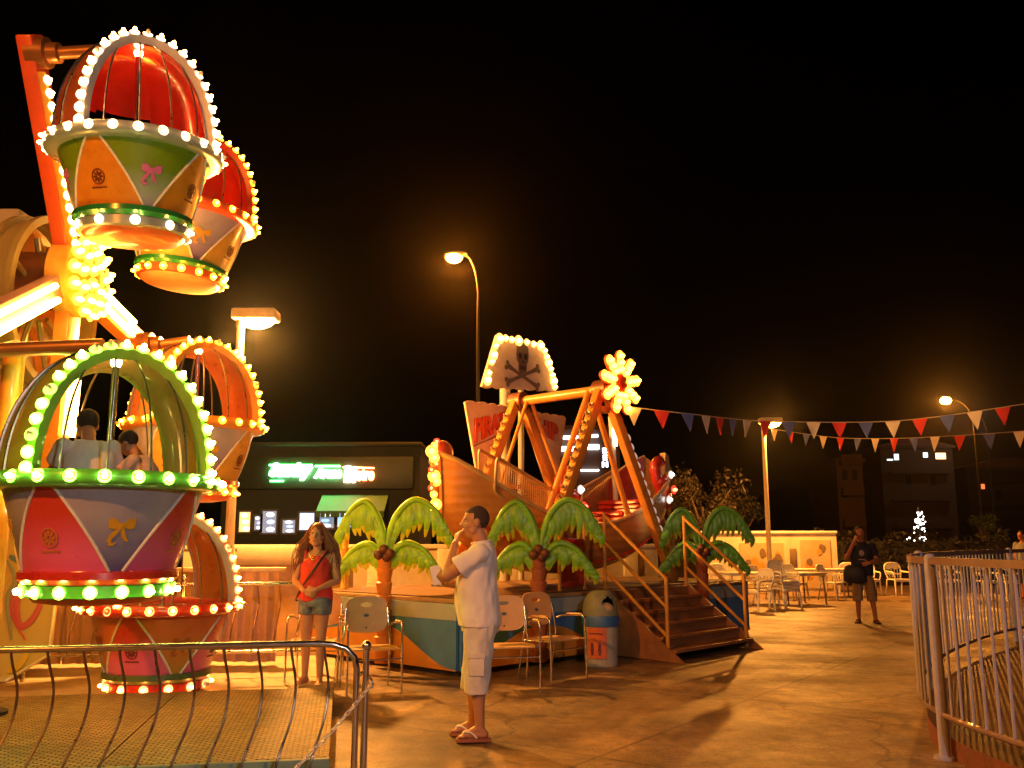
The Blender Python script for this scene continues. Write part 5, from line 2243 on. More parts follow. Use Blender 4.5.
link('denim_shorts', dm, girl)
b = B()
b.tube(catmull([(-.10, -.05, 1.275), (-.115, .04, 1.265), (-.05, .145, 1.13), (.05, .125, 1.0), (.155, .07, .86), (.19, .0, .80), (.10, -.115, .92), (-.05, -.11, 1.15), (-.10, -.05, 1.275)], 5), .012, 8, flat=.35, ref=(0, 0, 1))
b.build('bag_strap', mat('strap_dark', (.05, .02, .015), .6), girl)
b = B()
b.tube(catmull([(-.05, .03, 1.285), (-.04, .10, 1.235), (0, .125, 1.205), (.04, .10, 1.235), (.05, .03, 1.285)], 5), .003, 6)
b.ball((0, .135, 1.19), (.013, .006, .016), 10)
b.build('pendant', mat('gold', (.7, .5, .15), .25, 1.0), girl)
# long wavy hair: strands over a cap
b = B()
b.ball(hcG + RG @ V((0, -.024, .026)), (.086, .098, .096), 20, R=RG)
hair_m = mat('hair_auburn', (.20, .06, .022), .5, var=.4, scale=30)
random.seed(12)
for i in range(520):
    a = random.uniform(-PI * 1.16, PI * .16)      # round the back, open at the face
    e = random.uniform(.05, 1.2)
    st = hcG + RG @ V((.083 * math.cos(a) * math.cos(e), -.02 + .095 * math.sin(a) * math.cos(e), .03 + .09 * math.sin(e)))
    side = math.cos(a)
    back = min(0, math.sin(a))
    ln = random.uniform(.30, .50)
    outx = side * random.uniform(.05, .16) + random.gauss(0, .02)
    outy = -.02 + back * random.uniform(.02, .10)
    pts = []
    ph = random.uniform(0, 6.28)
    fq = random.uniform(9, 14)
    for k in range(11):
        u = k / 10
        sw = min(1, u * 2.2)
        wob = .016 * u
        p = st + V((outx * sw * (.5 + .5 * u) + wob * math.sin(ph + fq * u), outy * sw + wob * math.cos(ph + fq * u), -ln * u + .01 * math.sin(fq * u + ph)))
        pts.append(p)
    b.tube(pts, [.0065 * (1 - .5 * (k / 10)) for k in range(11)], 5)
b.build('hair', hair_m, girl)

# ---- the far man with dark shirt and bag
fs_ = skin('far', (.40, .15, .07))
fp = gr(866, 623, 0)
fm = thing('person', 'man in dark T-shirt and khaki shorts holding phone to face, bag at hip', 'person', (fp.x, fp.y, 0), math.radians(160))
b = B()
aL, aR = V((-.17, .03, .085)), V((.12, .0, .085))
foot(b, aL, .35)
foot(b, aR, -.25)
hipL, hipR = V((-.09, 0, .90)), V((.09, 0, .90))
kL, kR = V((-.13, .02, .50)), V((.11, .03, .50))
for h_, k_, a_ in ((hipL, kL, aL), (hipR, kR, aR)):
    limb(b, [h_, k_, a_ + V((0, 0, .02))], [.09, .058, .036])
    b.cap(k_.lerp(a_, .2) + V((0, -.016, 0)), k_.lerp(a_, .5) + V((0, -.01, 0)), .05, .04, 12)
b.loft([((0, 0, .82), .13, .10), ((0, 0, .95), .165, .12), ((0, .01, 1.1), .16, .125), ((0, 0, 1.3), .18, .12), ((0, -.02, 1.42), .16, .09), ((0, -.02, 1.475), .08, .06)], 24)
limb(b, [V((0, -.02, 1.44)), V((0, .01, 1.57))], [.062, .056])
hcF = V((.01, .03, 1.655))
RF = R3(-.12, 0, math.radians(14))
head(b, hcF, RF, 1.03)
shL, shR = V((-.185, -.02, 1.41)), V((.185, -.02, 1.41))
eR, wR_ = V((.265, .06, 1.18)), V((.11, .20, 1.50))
eL, wL_ = V((-.255, -.03, 1.15)), V((-.13, .19, 1.10))
for s_, e_, w_ in ((shL, eL, wL_), (shR, eR, wR_)):
    limb(b, [s_, e_], [.058, .044])
    limb(b, [e_, e_.lerp(w_, .35), w_], [.044, .042, .028])
hand(b, wR_, V((-.35, -.1, .9)), V((-.6, -.6, 0)), V((-.3, .8, .2)), 1, .5)
hand(b, wL_, V((.8, .2, -.2)), V((.2, -.9, 0)), V((.1, .2, .9)), 1, .6)
link('body', remesh(b, .0085, fs_, 3), fm)
face_parts(fm, hcF, RF, 1.03, mat('brow_dark', (.05, .03, .02), .8), mat('lip_brown', (.30, .10, .07), .5))
b = B()
b.ball(hcF + RF @ V((0, -.024, .032)), (.086, .10, .096), 22, R=RF)
hm = remesh(b, .006, mat('hair_black', (.02, .014, .01), .7, var=.3, scale=60, bump=.5, bscale=120), 1, 'hair')
hairline(hm, hcF, RF, 1.03)
link('hair', hm, fm)
dk_c = cloth('dark_tee', (.022, .024, .04), .2, .5, 9)
b = B()
b.loft([((0, 0, .86), .20, .15), ((0, .01, 1.05), .195, .155), ((0, .0, 1.25), .20, .148), ((0, -.01, 1.38), .19, .125), ((0, -.02, 1.46), .10, .08), ((0, -.018, 1.49), .08, .07)], 28)
for s_, e_ in ((shL, eL), (shR, eR)):
    d = e_ - s_
    b.ball(s_, .074, 14)
    b.tube([s_ - d * .05, s_ + d * .3, s_ + d * .68], [.072, .076, .08], 18)
m_ = remesh(b, .01, dk_c, 4, 'shirt')
displace(m_, .01, 9)
so_ = link('shirt', m_, fm)
b = B()
b.prism([(-.05, 1.28), (-.02, 1.33), (.03, 1.33), (.05, 1.27), (.02, 1.22), (-.03, 1.22)], .01, Matrix.Translation((0, .14, 0)))
b.prism([(-.06, 1.17), (.06, 1.17), (.06, 1.15), (-.06, 1.15)], .01, Matrix.Translation((0, .15, 0)))
b.build('chest_print', mat('print_grey', (.25, .22, .2), .7), so_)
kh = cloth('khaki', (.26, .17, .08), .15, .5, 10)
b = B()
b.loft([((0, 0, .80), .178, .135), ((0, 0, .92), .18, .138)], 24)
for h_, k_ in ((hipL, kL), (hipR, kR)):
    b.loft([(k_ + V((0, 0, -.1)), .092, .10), (k_ + V((0, 0, .05)), .092, .10), (h_ + V((0, 0, -.06)), .10, .125)], 22)
m_ = remesh(b, .01, kh, 4, 'shorts')
displace(m_, .012, 10)
link('shorts', m_, fm)
flipflop(fm, aL, .35, 1.0, M['dark'], M['dark'])
flipflop(fm, aR, -.25, 1.0, M['dark'], M['dark'])
bg = thing('shoulder_bag', 'black shoulder bag slung at the hip of the far man in dark shirt', 'bag', fm.matrix_basis @ V((.14, .17, .93)), math.radians(160))
b = B()
b.loft([((0, 0, -.20), .14, .05), ((0, 0, -.17), .20, .075), ((0, 0, -.02), .205, .085), ((0, 0, .10), .17, .07), ((0, 0, .13), .12, .04)], 24)
b.build('pouch', mat('bag_black', (.012, .012, .018), .6), bg)
b = B()
b.tube(catmull([(-.13, 0, .10), (-.30, -.06, .38), (-.36, -.17, .53), (-.28, -.32, .35), (-.05, -.36, .05), (.12, -.22, -.02), (.15, -.02, .06)], 6), .014, 8, flat=.35)
b.build('strap', mat('bag_black', (.012, .012, .018), .6), bg)
ph = thing('phone', 'small phone held to the face of the far man in dark shirt', 'phone', fm.matrix_basis @ V((.075, .185, 1.60)), math.radians(160))
b = B()
b.box((0, 0, 0), (.012, .07, .13), rot=(.1, .2, .5), ch=.004)
b.build('case', mat('phone_black', (.02, .02, .02), .2), ph)

# ---- riders in the lime gondola


def rider(nm_label, dx, dy, s, shirtc, yaw):
    loc = V((GC.x + dx, GC.y + dy, GC.z - .14))
    t = thing('person', nm_label, 'person', loc, yaw)
    b = B()
    b.loft([((0, 0, 0), .15, .12), ((0, .03, .2), .15, .12), ((0, .09, .36), .16, .11), ((0, .13, .46), .10, .08)], 20)
    for q in (-1, 1):
        limb(b, [V((q * .09, .0, .05)), V((q * .11, .34, .06)), V((q * .11, .36, -.25))], [.08, .055, .036])
        b.cap(V((q * .11, .36, -.27)), V((q * .11, .47, -.28)), .032, .024, 10)
        limb(b, [V((q * .17, .11, .42)), V((q * .23, .22, .22)), V((q * .10, .38, .17))], [.05, .04, .027])
        hand(b, V((q * .10, .38, .17)), V((-q * .5, .6, -.2)), V((0, 0, -1)), V((-q, .5, 0)), .95, .6)
    limb(b, [V((0, .12, .44)), V((0, .20, .54))], [.055, .05])
    hc = V((0, .26, .60))
    Rr = R3(-.5, 0, 0)
    head(b, hc, Rr, 1.0)
    b.v = [tuple(V(v) * s) for v in b.v]
    link('body', remesh(b, .009, ms, 3), t)
    b = B()
    b.ball(hc + Rr @ V((0, -.024, .032)), (.086, .10, .096), 20, R=Rr)
    b.v = [tuple(V(v) * s) for v in b.v]
    b.build('hair', mat('hair_black', (.02, .014, .01), .7), t)
    b = B()
    b.loft([((0, -.01, 0), .185, .155), ((0, .02, .2), .185, .15), ((0, .08, .36), .19, .14), ((0, .125, .47), .10, .085)], 24)
    for q in (-1, 1):
        b.ball((q * .17, .11, .41), .07, 14)
        b.tube([V((q * .165, .10, .43)), V((q * .22, .20, .28))], [.068, .075], 14)
    b.v = [tuple(V(v) * s) for v in b.v]
    m_ = remesh(b, .011, shirtc, 4, 'shirt')
    displace(m_, .012, 8)
    link('shirt', m_, t)


rider('hunched rider in white shirt sitting inside the lime lit gondola', -.05, -.20, 1.0, wt, math.radians(35))
rider('smaller rider in pale top beside the hunched rider in the gondola', .30, .1, .78, cloth('pink_pale', (.6, .42, .36), .1), math.radians(90))

# ---- someone at the right edge, mostly outside the picture
ep = gr(1026, 600, 0)
eg = thing('person', 'person in grey shirt cut off by the right picture edge behind the enclosure', 'person', (ep.x + .05, ep.y, 0), math.radians(120))
b = B()
aL, aR = V((-.1, .03, .085)), V((.1, .0, .085))
foot(b, aL, .1)
foot(b, aR, -.1)
for q, a_ in ((-1, aL), (1, aR)):
    limb(b, [V((q * .09, 0, .90)), V((q * .1, .02, .5)), a_ + V((0, 0, .02))], [.09, .058, .036])
    limb(b, [V((q * .185, -.02, 1.41)), V((q * .24, -.02, 1.14)), V((q * .22, .1, .92))], [.055, .042, .028])
    hand(b, V((q * .22, .1, .92)), V((0, .3, -.9)), V((-q, 0, 0)), V((0, 1, 0)), 1, .4)
b.loft([((0, 0, .82), .13, .10), ((0, 0, .95), .165, .12), ((0, .01, 1.1), .16, .125), ((0, 0, 1.3), .18, .12), ((0, -.02, 1.42), .16, .09), ((0, -.02, 1.475), .08, .06)], 24)
limb(b, [V((0, -.02, 1.44)), V((0, .01, 1.57))], [.062, .056])
hcE = V((0, .03, 1.65))
head(b, hcE, R3(), 1.02)
link('body', remesh(b, .01, fs_, 3), eg)
b = B()
b.ball(hcE + V((0, -.024, .034)), (.086, .10, .096), 20)
b.build('hair', mat('hair_black', (.02, .014, .01), .7), eg)
b = B()
b.loft([((0, 0, .86), .20, .15), ((0, .01, 1.05), .195, .155), ((0, .0, 1.25), .20, .148), ((0, -.01, 1.38), .19, .125), ((0, -.02, 1.46), .10, .08)], 24)
for q in (-1, 1):
    b.ball((q * .185, -.02, 1.41), .074, 14)
    b.tube([V((q * .185, -.02, 1.42)), V((q * .225, -.02, 1.22))], [.072, .08], 14)
link('shirt', remesh(b, .011, cloth('grey_tee', (.22, .22, .22), .1), 4, 'shirt'), eg)
b = B()
b.loft([((0, 0, .80), .178, .135), ((0, 0, .92), .18, .138)], 24)
for q in (-1, 1):
    b.loft([(V((q * .1, .02, .42)), .09, .10), (V((q * .1, .01, .6)), .09, .10), (V((q * .09, 0, .86)), .10, .125)], 20)
link('shorts', remesh(b, .011, cloth('navy', (.04, .05, .09), .1), 4, 'shorts'), eg)
# ------------------------------------------------------------------ tubular armchairs
random.seed(2)
beige = mat('chair_beige', (.60, .36, .15), .45, var=.08, coat=.1)


def tubechair(loc, rz, label):
    t = thing('armchair', label, 'chair', loc, rz, 'chrome tube armchairs by the ship ride')
    for q in (-1, 1):
        b = B()
        x = q * .275
        b.tube(catmull([(x, -.25, 0), (x, -.245, .3), (x, -.235, .60), (x, -.22, .655), (x, -.16, .675), (x, .12, .655), (x * .93, .20, .63)], 4), .0115, 10)
        b.build('front_leg', M['chrome'], t)
        b = B()
        b.tube(catmull([(x * .92, .30, 0), (x * .92, .22, .42), (x * .86, .21, .56), (x * .80, .25, .80)], 4), .0115, 10)
        b.build('rear_leg', M['chrome'], t)
        b = B()
        b.tube([(x, -.18, .688), (x, .05, .68)], .016, 10, flat=.7)
        b.build('armrest', beige, t)
        b = B()
        b.tube([(x, -.235, .425), (x * .92, .22, .405)], .010, 8)
        b.build('side_bar', M['chrome'], t)
    b = B()
    b.tube([(-.27, -.238, .33), (.27, -.238, .33)], .008, 8)
    b.build('stretcher', M['chrome'], t)
    # seat: dished plastic sheet with rolled front
    b = B()
    n1, n2 = 14, 12
    vs = []
    for z_ in (0, -.014):
        for j in range(n2 + 1):
            v = -1 + 2 * j / n2
            for i in range(n1 + 1):
                u = -1 + 2 * i / n1
                wd = .245 * (1 - .06 * (v + 1) * .5) * (1 - .06 * abs(v) ** 6)
                zz = .440 - .018 * (1 - u * u) * (1 - v * v) - .035 * max(0, -v - .55) ** 1.5 * 2 - .012 * v
                vs.append((u * wd, v * .225 * (1 - .05 * abs(u) ** 5), zz + z_))
    w_ = n1 + 1
    k_ = w_ * (n2 + 1)
    fs = [(j * w_ + i, j * w_ + i + 1, (j + 1) * w_ + i + 1, (j + 1) * w_ + i) for j in range(n2) for i in range(n1)]
    fs2 = [tuple(k_ + x for x in f[::-1]) for f in fs]
    rim = [i for i in range(w_)] + [j * w_ + n1 for j in range(1, n2 + 1)] + [n2 * w_ + i for i in range(n1 - 1, -1, -1)] + [j * w_ for j in range(n2 - 1, 0, -1)]
    fs3 = [(rim[i], rim[(i + 1) % len(rim)], k_ + rim[(i + 1) % len(rim)], k_ + rim[i]) for i in range(len(rim))]
    b.add(vs, fs + fs2 + fs3)
    b.build('seat', beige, t, smooth=60)
    # back: rounded board with grip slot
    b = B()
    n = 48

    def outl(a):
        c, s_ = math.cos(a), math.sin(a)
        return (.225 * math.copysign(abs(c) ** .55, c) * (1 - .10 * (s_ + 1) * .5 * 0), .735 + .185 * math.copysign(abs(s_) ** .5, s_))

    def hole(a):
        return (.062 * math.cos(a), .835 + .022 * math.sin(a))
    def bk(x, z):
        return .235 + .10 * (z - .55) + .35 * x * x * -1 + .02
    ring = []
    for k in range(n):
        a = 2 * PI * k / n
        o_, h_ = outl(a), hole(a)
        for f_ in (0, .33, .66, 1):
            ring.append((o_[0] + (h_[0] - o_[0]) * f_, o_[1] + (h_[1] - o_[1]) * f_))
    vs = [(x, bk(x, z), z) for x, z in ring] + [(x, bk(x, z) + .014, z) for x, z in ring]
    o2 = len(ring)
    fs = []
    for k in range(n):
        k2 = (k + 1) % n
        for f_ in range(3):
            fs.append((k * 4 + f_, k2 * 4 + f_, k2 * 4 + f_ + 1, k * 4 + f_ + 1))
            fs.append((o2 + k * 4 + f_ + 1, o2 + k2 * 4 + f_ + 1, o2 + k2 * 4 + f_, o2 + k * 4 + f_))
        fs.append((k * 4, o2 + k * 4, o2 + k2 * 4, k2 * 4))
        fs.append((k2 * 4 + 3, o2 + k2 * 4 + 3, o2 + k * 4 + 3, k * 4 + 3))
    b.add(vs, fs)
    bo = b.build('backrest', beige, t, smooth=50)
    b = B()
    b.prism([(.034 * math.cos(2 * PI * k / 20), .725 + .018 * math.sin(2 * PI * k / 20)) for k in range(20)], .012, Matrix.Translation((0, bk(0, .725) - .006, 0)))
    b.ball((0, bk(0, .725) - .006, .725), (.012, .006, .009), 8, m=1)
    b.ball((0, bk(0, .60) - .002, .60), (.010, .006, .010), 8, m=1)
    b.build('back_emblem', [mat('emblem_slate', (.16, .18, .22), .4), M['dark']], bo)
    return t


tubechair((-1.45, 9.55, 0), math.radians(20), 'beige chrome armchair standing alone before the bright palm cutout')
tubechair((-.03, 9.75, 0), math.radians(12), 'beige chrome armchair half hidden directly behind the man in white')
tubechair((.46, 10.42, 0), math.radians(42), 'beige chrome armchair between its twin and the litter bin')
tubechair((gp.x - .06, gp.y + .42, .017), math.radians(2), 'beige chrome armchair right behind the girl in coral')

# ------------------------------------------------------------------ litter bin
bp2 = gr(601, 667)
bn = thing('litter_bin', 'grey-green domed litter bin with blue band and orange poster beside the stairs', 'litter bin', bp2 + V((.02, .16, 0)), math.radians(-12))
binm = mat('bin_grey_green', (.20, .22, .15), .55, var=.18, scale=8, bump=.1)
b = B()
b.lathe([(.0, 0), (.195, 0), (.20, .02), (.215, .5), (.215, .52)], 40)
b.build('drum', mat('bin_drum_grey', (.42, .42, .36), .55, var=.18, scale=8, bump=.1), bn)
b = B()
b.lathe([(.219, .47), (.232, .475), (.234, .58), (.225, .60), (.20, .60)], 40)
b.build('band', mat('bin_blue', (.03, .12, .36), .45, var=.15), bn)
b = B()
na, ne = 60, 14
vs = []
for j in range(ne + 1):
    e = j / ne * PI / 2
    for i in range(na):
        a = 2 * PI * i / na
        vs.append((.222 * math.cos(e) ** .6 * math.cos(a), .222 * math.cos(e) ** .6 * math.sin(a), .60 + .30 * math.sin(e)))
fs = []
a0 = math.radians(-52)
for j in range(ne):
    for i in range(na):
        a, e = 2 * PI * (i + .5) / na, (j + .5) / ne
        d = (a - a0 + PI) % (2 * PI) - PI
        if (d / .42) ** 2 + ((e - .34) / .22) ** 2 > 1:
            fs.append((j * na + i, j * na + (i + 1) % na, (j + 1) * na + (i + 1) % na, (j + 1) * na + i))
b.add(vs, fs)
b.add([(x * .95, y * .95, z - .01) for x, y, z in vs], [f[::-1] for f in fs])
lid = b.build('domed_lid', binm, bn, smooth=60)
b = B()
b.ball((.05, -.05, .67), (.13, .13, .09), 16)
b.build('bin_liner', mat('liner_pale', (.55, .42, .25), .5), bn)
b = B()
aa = [math.radians(-128 + 62 * k / 12) for k in range(13)]
vs = [(.2165 * math.cos(a) * (1 + .0), .2165 * math.sin(a), .10) for a in aa] + [(.223 * math.cos(a), .223 * math.sin(a), .465) for a in aa]
n_ = 13
vo = [(x * 1.012, y * 1.012, z) for x, y, z in vs]
b.add(vs + vo, [(26 + i, 26 + i + 1, 26 + i + 1 + n_, 26 + i + n_) for i in range(12)] + [(i + n_, i + 1 + n_, i + 1, i) for i in range(12)] +
      [(i, i + 1, 27 + i, 26 + i) for i in range(12)] + [(n_ + i + 1, n_ + i, 26 + n_ + i, 27 + n_ + i) for i in range(12)] + [(0, 26, 26 + n_, n_), (12, 12 + n_, 38 + n_, 38)])
po = b.build('poster', mat('poster_orange', (.62, .14, .04), .5, var=.15), bn)
pdk = mat('poster_dark', (.12, .03, .08), .5)
for cx_, sc_ in ((-112, 1.0), (-88, .9)):
    a = math.radians(cx_)
    c = V((.2255 * math.cos(a), .2255 * math.sin(a), .20))
    b = B()
    b.ball(c + V((0, 0, .075 * sc_)), (.014, .008, .016), 8)
    b.box(c + V((0, 0, .03 * sc_)), (.03, .01, .085 * sc_), rot=(0, 0, a + PI / 2))
    for q in (-1, 1):
        b.box(c + V((-math.sin(a) * q * .010, math.cos(a) * q * .010, -.025)), (.011, .009, .07), rot=(0, q * .15, a + PI / 2))
    b.build('poster_figure', pdk, po)
b = B()
b.box((.2285 * math.cos(math.radians(-100)), .2285 * math.sin(math.radians(-100)), .395), (.17, .008, .012), rot=(0, 0, math.radians(-10)))
b.build('poster_line', pdk, po)

# ------------------------------------------------------------------ white plastic chairs and tables
wpl = mat('plastic_white', (.78, .75, .68), .4, var=.08)


def pchair_mesh():
    t = thing('plastic_chair', 'x', 'chair', (0, 0, 0), 0, 'white plastic garden chairs')
    for sx_ in (-1, 1):
        for sy, (yt, yb) in ((-1, (-.20, -.25)), (1, (.20, .27))):
            b = B()
            x = sx_ * .22
            b.tube([(x, yt, .42), (x * 1.12, yb, 0)], [.026, .018], 8)
            if sy < 0:
                b.tube(catmull([(x, yt, .42), (x * 1.15, yt - .01, .56), (x * 1.15, yt + .05, .63), (x * 1.12, .12, .64), (x * .95, .22, .66)], 3), .022, 8, flat=.7)
            b.build('leg', wpl, t)
    b = B()
    b.box((0, 0, .43), (.46, .44, .03), ch=.012)
    b.box((0, -.225, .405), (.44, .02, .06), ch=.008)
    b.build('seat', wpl, t)
    b = B()
    # open fan back: frame and slats with a round opening
    def yb(z):
        return .21 + .22 * (z - .45)
    loop = catmull([(-.19, yb(.46), .46), (-.23, yb(.62), .62), (-.235, yb(.76), .76), (-.17, yb(.86), .86), (0, yb(.885), .885), (.17, yb(.86), .86), (.235, yb(.76), .76), (.23, yb(.62), .62), (.19, yb(.46), .46)], 4)
    b.tube(loop, .024, 8)
    b.tube([(-.22, yb(.58), .58), (.22, yb(.58), .58)], .02, 8)
    b.prism([(-.2, .72), (-.22, .80), (-.15, .85), (0, .87), (.15, .85), (.22, .80), (.2, .72), (.09, .70), (0, .735), (-.09, .70)], .016, Matrix.Translation((0, yb(.78), 0)))
    for x in (-.13, -.045, .045, .13):
        b.tube([(x * .9, yb(.47), .47), (x, yb(.60), .60), (x * 1.15, yb(.74), .74)], .017, 6, flat=.5)
    b.build('backrest', wpl, t)
    return t


proto = pchair_mesh()
spots = []
for (px_, Y, rz, lab) in (
        (868, 26.0, 170, 'white plastic chair just right of the far man, facing the plaza'),
        (897, 26.0, 183, 'white plastic chair standing clear between the far man and the enclosure fence'),
        (949, 25.5, 178, 'white plastic chair glimpsed over the enclosure rail, third from the far man'),
        (985, 25.0, 186, 'white plastic chair glimpsed over the enclosure rail near the cut off person'),
        (1008, 24.6, 175, 'white plastic chair glimpsed over the rail at the very picture edge'),
        (922, 25.8, 190, 'white plastic chair behind the corner post of the enclosure fence'),
        (846, 25.6, 150, 'white plastic chair tucked behind the far man near the table'),
        (830, 24.0, 230, 'white plastic chair beside the long pale table before the mural wall'),
        (764, 22.0, 60, 'white plastic chair turned away in front of the lamp pole'),
        (756, 20.2, 120, 'white plastic chair closest to the ship platform end'),
        (793, 24.0, 200, 'white plastic chair behind the low table by the wall hatch'),
        (775, 24.4, 160, 'white plastic chair by the mural with the arch shape'),
        (742, 23.5, 30, 'white plastic chair partly hidden by the palm by the stairs'),
        (722, 24.5, 200, 'white plastic chair seen between palm fronds and handrail')):
    d = ray(px_, 560)
    x = d.x / d.y * Y
    spots.append((x, Y, rz, lab))
for i, (x, y, rz, lab) in enumerate(spots):
    ln = lab
    rr_z = math.radians(rz + 180 + random.uniform(-6, 6))
    if i == 0:
        proto.location = (x, y, 0)
        proto.rotation_euler = (0, 0, rr_z)
        proto['label'] = ln
    else:
        dup(proto, (x, y, 0), rr_z, ln)
# a small stack of chairs
d = ray(785, 590)
for k in range(3):
    dup(proto, (d.x / d.y * 21.0, 21.0 + .02 * k, .085 * k), math.radians(25), ('lowest white plastic chair of the stack near the platform end', 'middle white plastic chair of the stack near the platform end', 'topmost white plastic chair of the stack near the platform end')[k])


def ptable(px_, Y, L_, W_, rz, label):
    d = ray(px_, 560)
    t = thing('plastic_table', label, 'table', (d.x / d.y * Y, Y, 0), math.radians(rz), 'pale cafe tables')
    b = B()
    b.box((0, 0, .735), (L_, W_, .03), ch=.01)
    b.box((0, 0, .70), (L_ - .08, W_ - .08, .05))
    b.build('tabletop', wpl, t)
    for sx_ in (-1, 1):
        for sy in (-1, 1):
            b = B()
            b.tube([(sx_ * (L_ / 2 - .1), sy * (W_ / 2 - .08), .70), (sx_ * (L_ / 2 - .06), sy * (W_ / 2 - .05), 0)], .022, 8)
            b.build('leg', M['chrome_dull'], t)


ptable(815, 25.2, 2.2, .8, 4, 'long pale table standing before the mural wall left of the far man')
ptable(752, 22.6, 1.6, .8, 12, 'pale table among stacked chairs next to the platform end')
ptable(800, 22.4, .9, .9, 20, 'small square pale table between the chair stack and the far man')

# white marks lying on the plaza
for (px_, py_, w_, h_, lab) in ((826, 609, .42, .2, 'scrap of white paper lying on the plaza left of the far man'), (700, 606, .3, .2, 'scrap of paper on the ground seen between the stair rails')):
    p = gr(px_, py_)
    b = B()
    b.add([(-w_ / 2, -h_ / 2, .006), (w_ / 2, -h_ / 2 * .8, .01), (w_ / 2 * .9, h_ / 2, .02), (-w_ / 2 * .8, h_ / 2 * .9, .006),
           (-w_ / 2, -h_ / 2, .003), (w_ / 2, -h_ / 2 * .8, .006), (w_ / 2 * .9, h_ / 2, .016), (-w_ / 2 * .8, h_ / 2 * .9, .003)],
          [(0, 1, 2, 3), (7, 6, 5, 4), (0, 4, 5, 1), (1, 5, 6, 2), (2, 6, 7, 3), (3, 7, 4, 0)])
    o = b.build('paper_scrap', M['white'], None, loc=p)
    tag(o, lab, 'paper')

# ------------------------------------------------------------------ bunting
flagm = [mat('flag_white', (.66, .60, .52), .75, var=.08, bump=.2), mat('flag_red', (.60, .03, .03), .75, var=.1, bump=.2), mat('flag_blue', (.08, .12, .42), .75, var=.1, bump=.2)]


def bunting(pts, n, size, label, c0=0):
    t = thing('bunting', label, 'bunting', pts[0], 0, 'strings of pennants over the plaza')
    o = V(pts[0])
    P_ = catmull([V(p) - o for p in pts], 16)
    L_ = [0]
    for i in range(len(P_) - 1):
        L_.append(L_[-1] + (P_[i + 1] - P_[i]).length)
    b = B()
    b.tube(P_, .008, 6)
    b.build('cord', mat('cord_grey', (.45, .38, .33), .8), t)
    for k in range(n):
        s_ = L_[-1] * (k + .55) / n
        i = max(j for j in range(len(P_) - 1) if L_[j] <= s_)
        p = P_[i].lerp(P_[i + 1], (s_ - L_[i]) / (L_[i + 1] - L_[i]))
        d = (P_[i + 1] - P_[i]).normalized()
        nn_ = d.cross(V((0, 0, 1))).normalized()
        sw = random.uniform(-.06, .06)
        w = size * .42
        b = B()
        rows = 5
        vs = []
        for j in range(rows + 1):
            v = j / rows
            ww = w * (1 - v) + .004
            for q in (-1, 0, 1):
                vs.append(p + d * q * ww + V((0, 0, -size * v)) + nn_ * (sw * v + .02 * math.sin(v * 4 + k) * (q == 0)))
        k0 = len(vs)
        vs = vs + [x + nn_ * .004 for x in vs]
        fs = []
        for j in range(rows):
            for q in range(2):
                fs.append((j * 3 + q, j * 3 + q + 1, j * 3 + q + 4, j * 3 + q + 3))
                fs.append((k0 + j * 3 + q + 3, k0 + j * 3 + q + 4, k0 + j * 3 + q + 1, k0 + j * 3 + q))
        for j in range(rows):
            fs.append((j * 3, j * 3 + 3, k0 + j * 3 + 3, k0 + j * 3))
            fs.append((j * 3 + 2, k0 + j * 3 + 2, k0 + j * 3 + 5, j * 3 + 5))
        b.add(vs, fs)
        b.build('pennant', flagm[(k + c0) % 3], t, smooth=60)


fl0 = pw(TC + .1, FY + .1, PIVZ - .25)
bunting([fl0, at(690, 414, 13.2), at(763, 421, 14.5), at(870, 422, 14.5), at(935, 417, 14), at(1024, 404, 13), at(1100, 392, 12)], 20, .27, 'pennant string running from the flower of lights to the right, the higher one', 0)
bunting([at(766, 428, 26.4), at(830, 437, 24), at(885, 438.5, 22), at(950, 436, 20), at(1024, 431, 18.5), at(1090, 425, 17)], 15, .34, 'pennant string tied to the square lamp pole, the lower one', 0)

# ------------------------------------------------------------------ round enclosure on the right
lav = mat('fence_lavender', (.34, .32, .44), .45, var=.10, scale=12, coat=.1)
enc = [V((3.30, 4.1, 0)), V((3.14, 4.9, 0)), V((3.04, 5.8, 0)), V((3.03, 6.65, 0)), V((3.25, 7.5, 0)), V((3.95, 8.9, 0)), V((5.2, 10.8, 0)), V((7.0, 12.9, 0)), V((9.2, 14.6, 0)), V((11.8, 15.6, 0)), V((14.2, 15.6, 0))]
path = catmull(enc, 8)
# wet floor of the enclosure, a low slab with a dark red edge
kin = []
for i, p in enumerate(path):
    d = (path[min(i + 1, len(path) - 1)] - path[max(i - 1, 0)]).normalized()
    kin.append(p + V((d.y, -d.x, 0)) * .05)
poly = [(p.x, p.y) for p in kin] + [(16.5, 13), (16.5, 3), (6, 2.2)]
n_ = len(poly)
k2 = B()
k2.add([(x, y, .14) for x, y in poly] + [(x, y, .0) for x, y in poly], [tuple(range(n_))], 0)
k2.add([(x, y, .14) for x, y in poly] + [(x, y, .0) for x, y in poly], [(i, (i + 1) % n_, n_ + (i + 1) % n_, n_ + i) for i in range(n_)], 1)
struct('enclosure_floor', k2, [mat('wet_floor', (.08, .035, .016), .46, var=.5, scale=1.4, bump=.15, bscale=5, spec=.1), mat('kerb_dark_red', (.14, .035, .022), .6, var=.25, bump=.2)], smooth=0)
FH = 1.36
fn = thing('steel_fence', 'curved pale lavender steel fence around the enclosure at the right', 'fence', (0, 0, 0))
b = B()
b.tube([p + V((0, 0, FH)) for p in path], .036, 4, flat=.75, ref=[(0, 0, 1)] * len(path))
b.build('top_rail', mat('rail_mauve', (.17, .095, .09), .4, var=.15, coat=.2), fn)
b = B()
b.tube([p + V((0, 0, .30)) for p in path], .020, 8)
b.build('bottom_rail', mat('rail_mauve', (.17, .095, .09), .4), fn)
L_ = [0]
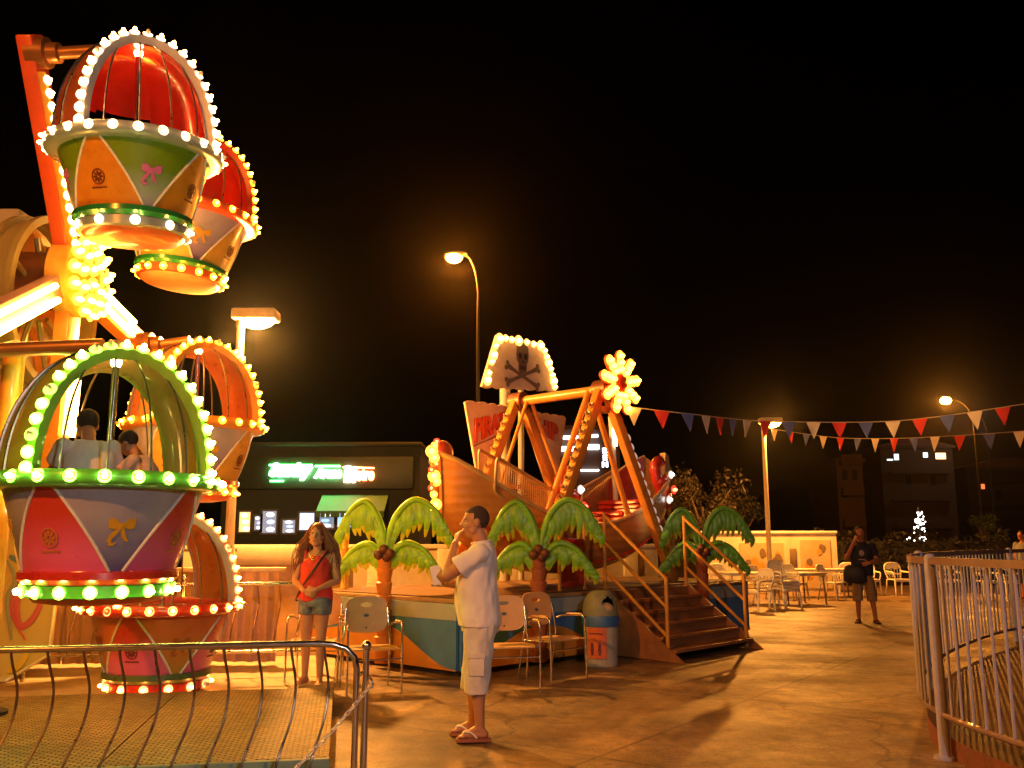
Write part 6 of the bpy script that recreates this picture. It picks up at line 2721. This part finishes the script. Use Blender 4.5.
for i in range(len(path) - 1):
    L_.append(L_[-1] + (path[i + 1] - path[i]).length)
s_ = .06
cnt = 0
while s_ < L_[-1] and cnt < 97:
    i = max(j for j in range(len(path) - 1) if L_[j] <= s_)
    p = path[i].lerp(path[i + 1], (s_ - L_[i]) / (L_[i + 1] - L_[i]))
    if (p - V((3.03, 6.65, 0))).length > .08:
        b = B()
        b.tube([p + V((0, 0, .30)), p + V((0, 0, FH - .03))], .0105, 8)
        b.build('baluster', lav, fn)
        cnt += 1
    s_ += .145 if p.y < 9 else .17
for pp_ in (V((3.03, 6.65, 0)), V((3.95, 8.9, 0)), V((7.0, 12.9, 0)), V((3.14, 4.9, 0))):
    b = B()
    b.tube([pp_, pp_ + V((0, 0, FH + .03))], .038, 12)
    b.tube([pp_, pp_ + V((0, 0, .02))], .075, 12)
    b.ball(pp_ + V((0, 0, FH + .03)), (.038, .038, .02), 10)
    b.build('post', lav, fn)

# ------------------------------------------------------------------ night sky, exposure
w = bpy.data.worlds.new('World')
SC.world = w
w.use_nodes = True
nt = w.node_tree
bgn = nt.nodes['Background']
sky = nt.nodes.new('ShaderNodeTexSky')
sky.sky_type = 'NISHITA'
sky.sun_disc = False
sky.sun_elevation = math.radians(-8)
sky.sun_rotation = math.radians(200)
nt.links.new(sky.outputs['Color'], bgn.inputs['Color'])
bgn.inputs['Strength'].default_value = SKY_S
SC.view_settings.view_transform = 'Standard'
SC.view_settings.look = 'None'
SC.view_settings.exposure = EXPO
SC.view_settings.gamma = 1
SC.render.engine = 'CYCLES'
cy = SC.cycles
cy.use_denoising = True
try:
    cy.denoiser = 'OPENIMAGEDENOISE'
except Exception:
    pass
cy.use_light_tree = True
cy.max_bounces = 6
cy.diffuse_bounces = 3
cy.glossy_bounces = 3
cy.transmission_bounces = 3
cy.volume_bounces = 0
cy.sample_clamp_indirect = 4
cy.caustics_reflective = False
cy.caustics_refractive = False
# ------------------------------------------------------------------ thin haze volume added to imitate lens bloom round the lamps
hz = B()
hz.box((0, 135, 25), (560, 400, 52))
hm_ = bpy.data.materials.new('bloom_haze')
hm_.use_nodes = True
nt = hm_.node_tree
nt.nodes.remove(nt.nodes['Principled BSDF'])
pv_ = nt.nodes.new('ShaderNodeVolumePrincipled')
pv_.inputs['Color'].default_value = (.9, .88, .85, 1)
pv_.inputs['Density'].default_value = HAZE_D
pv_.inputs['Anisotropy'].default_value = HAZE_G
nt.links.new(pv_.outputs['Volume'], nt.nodes['Material Output'].inputs['Volume'])
ho_ = hz.build('bloom_haze_box', hm_, smooth=0)
ho_['kind'] = 'stuff'
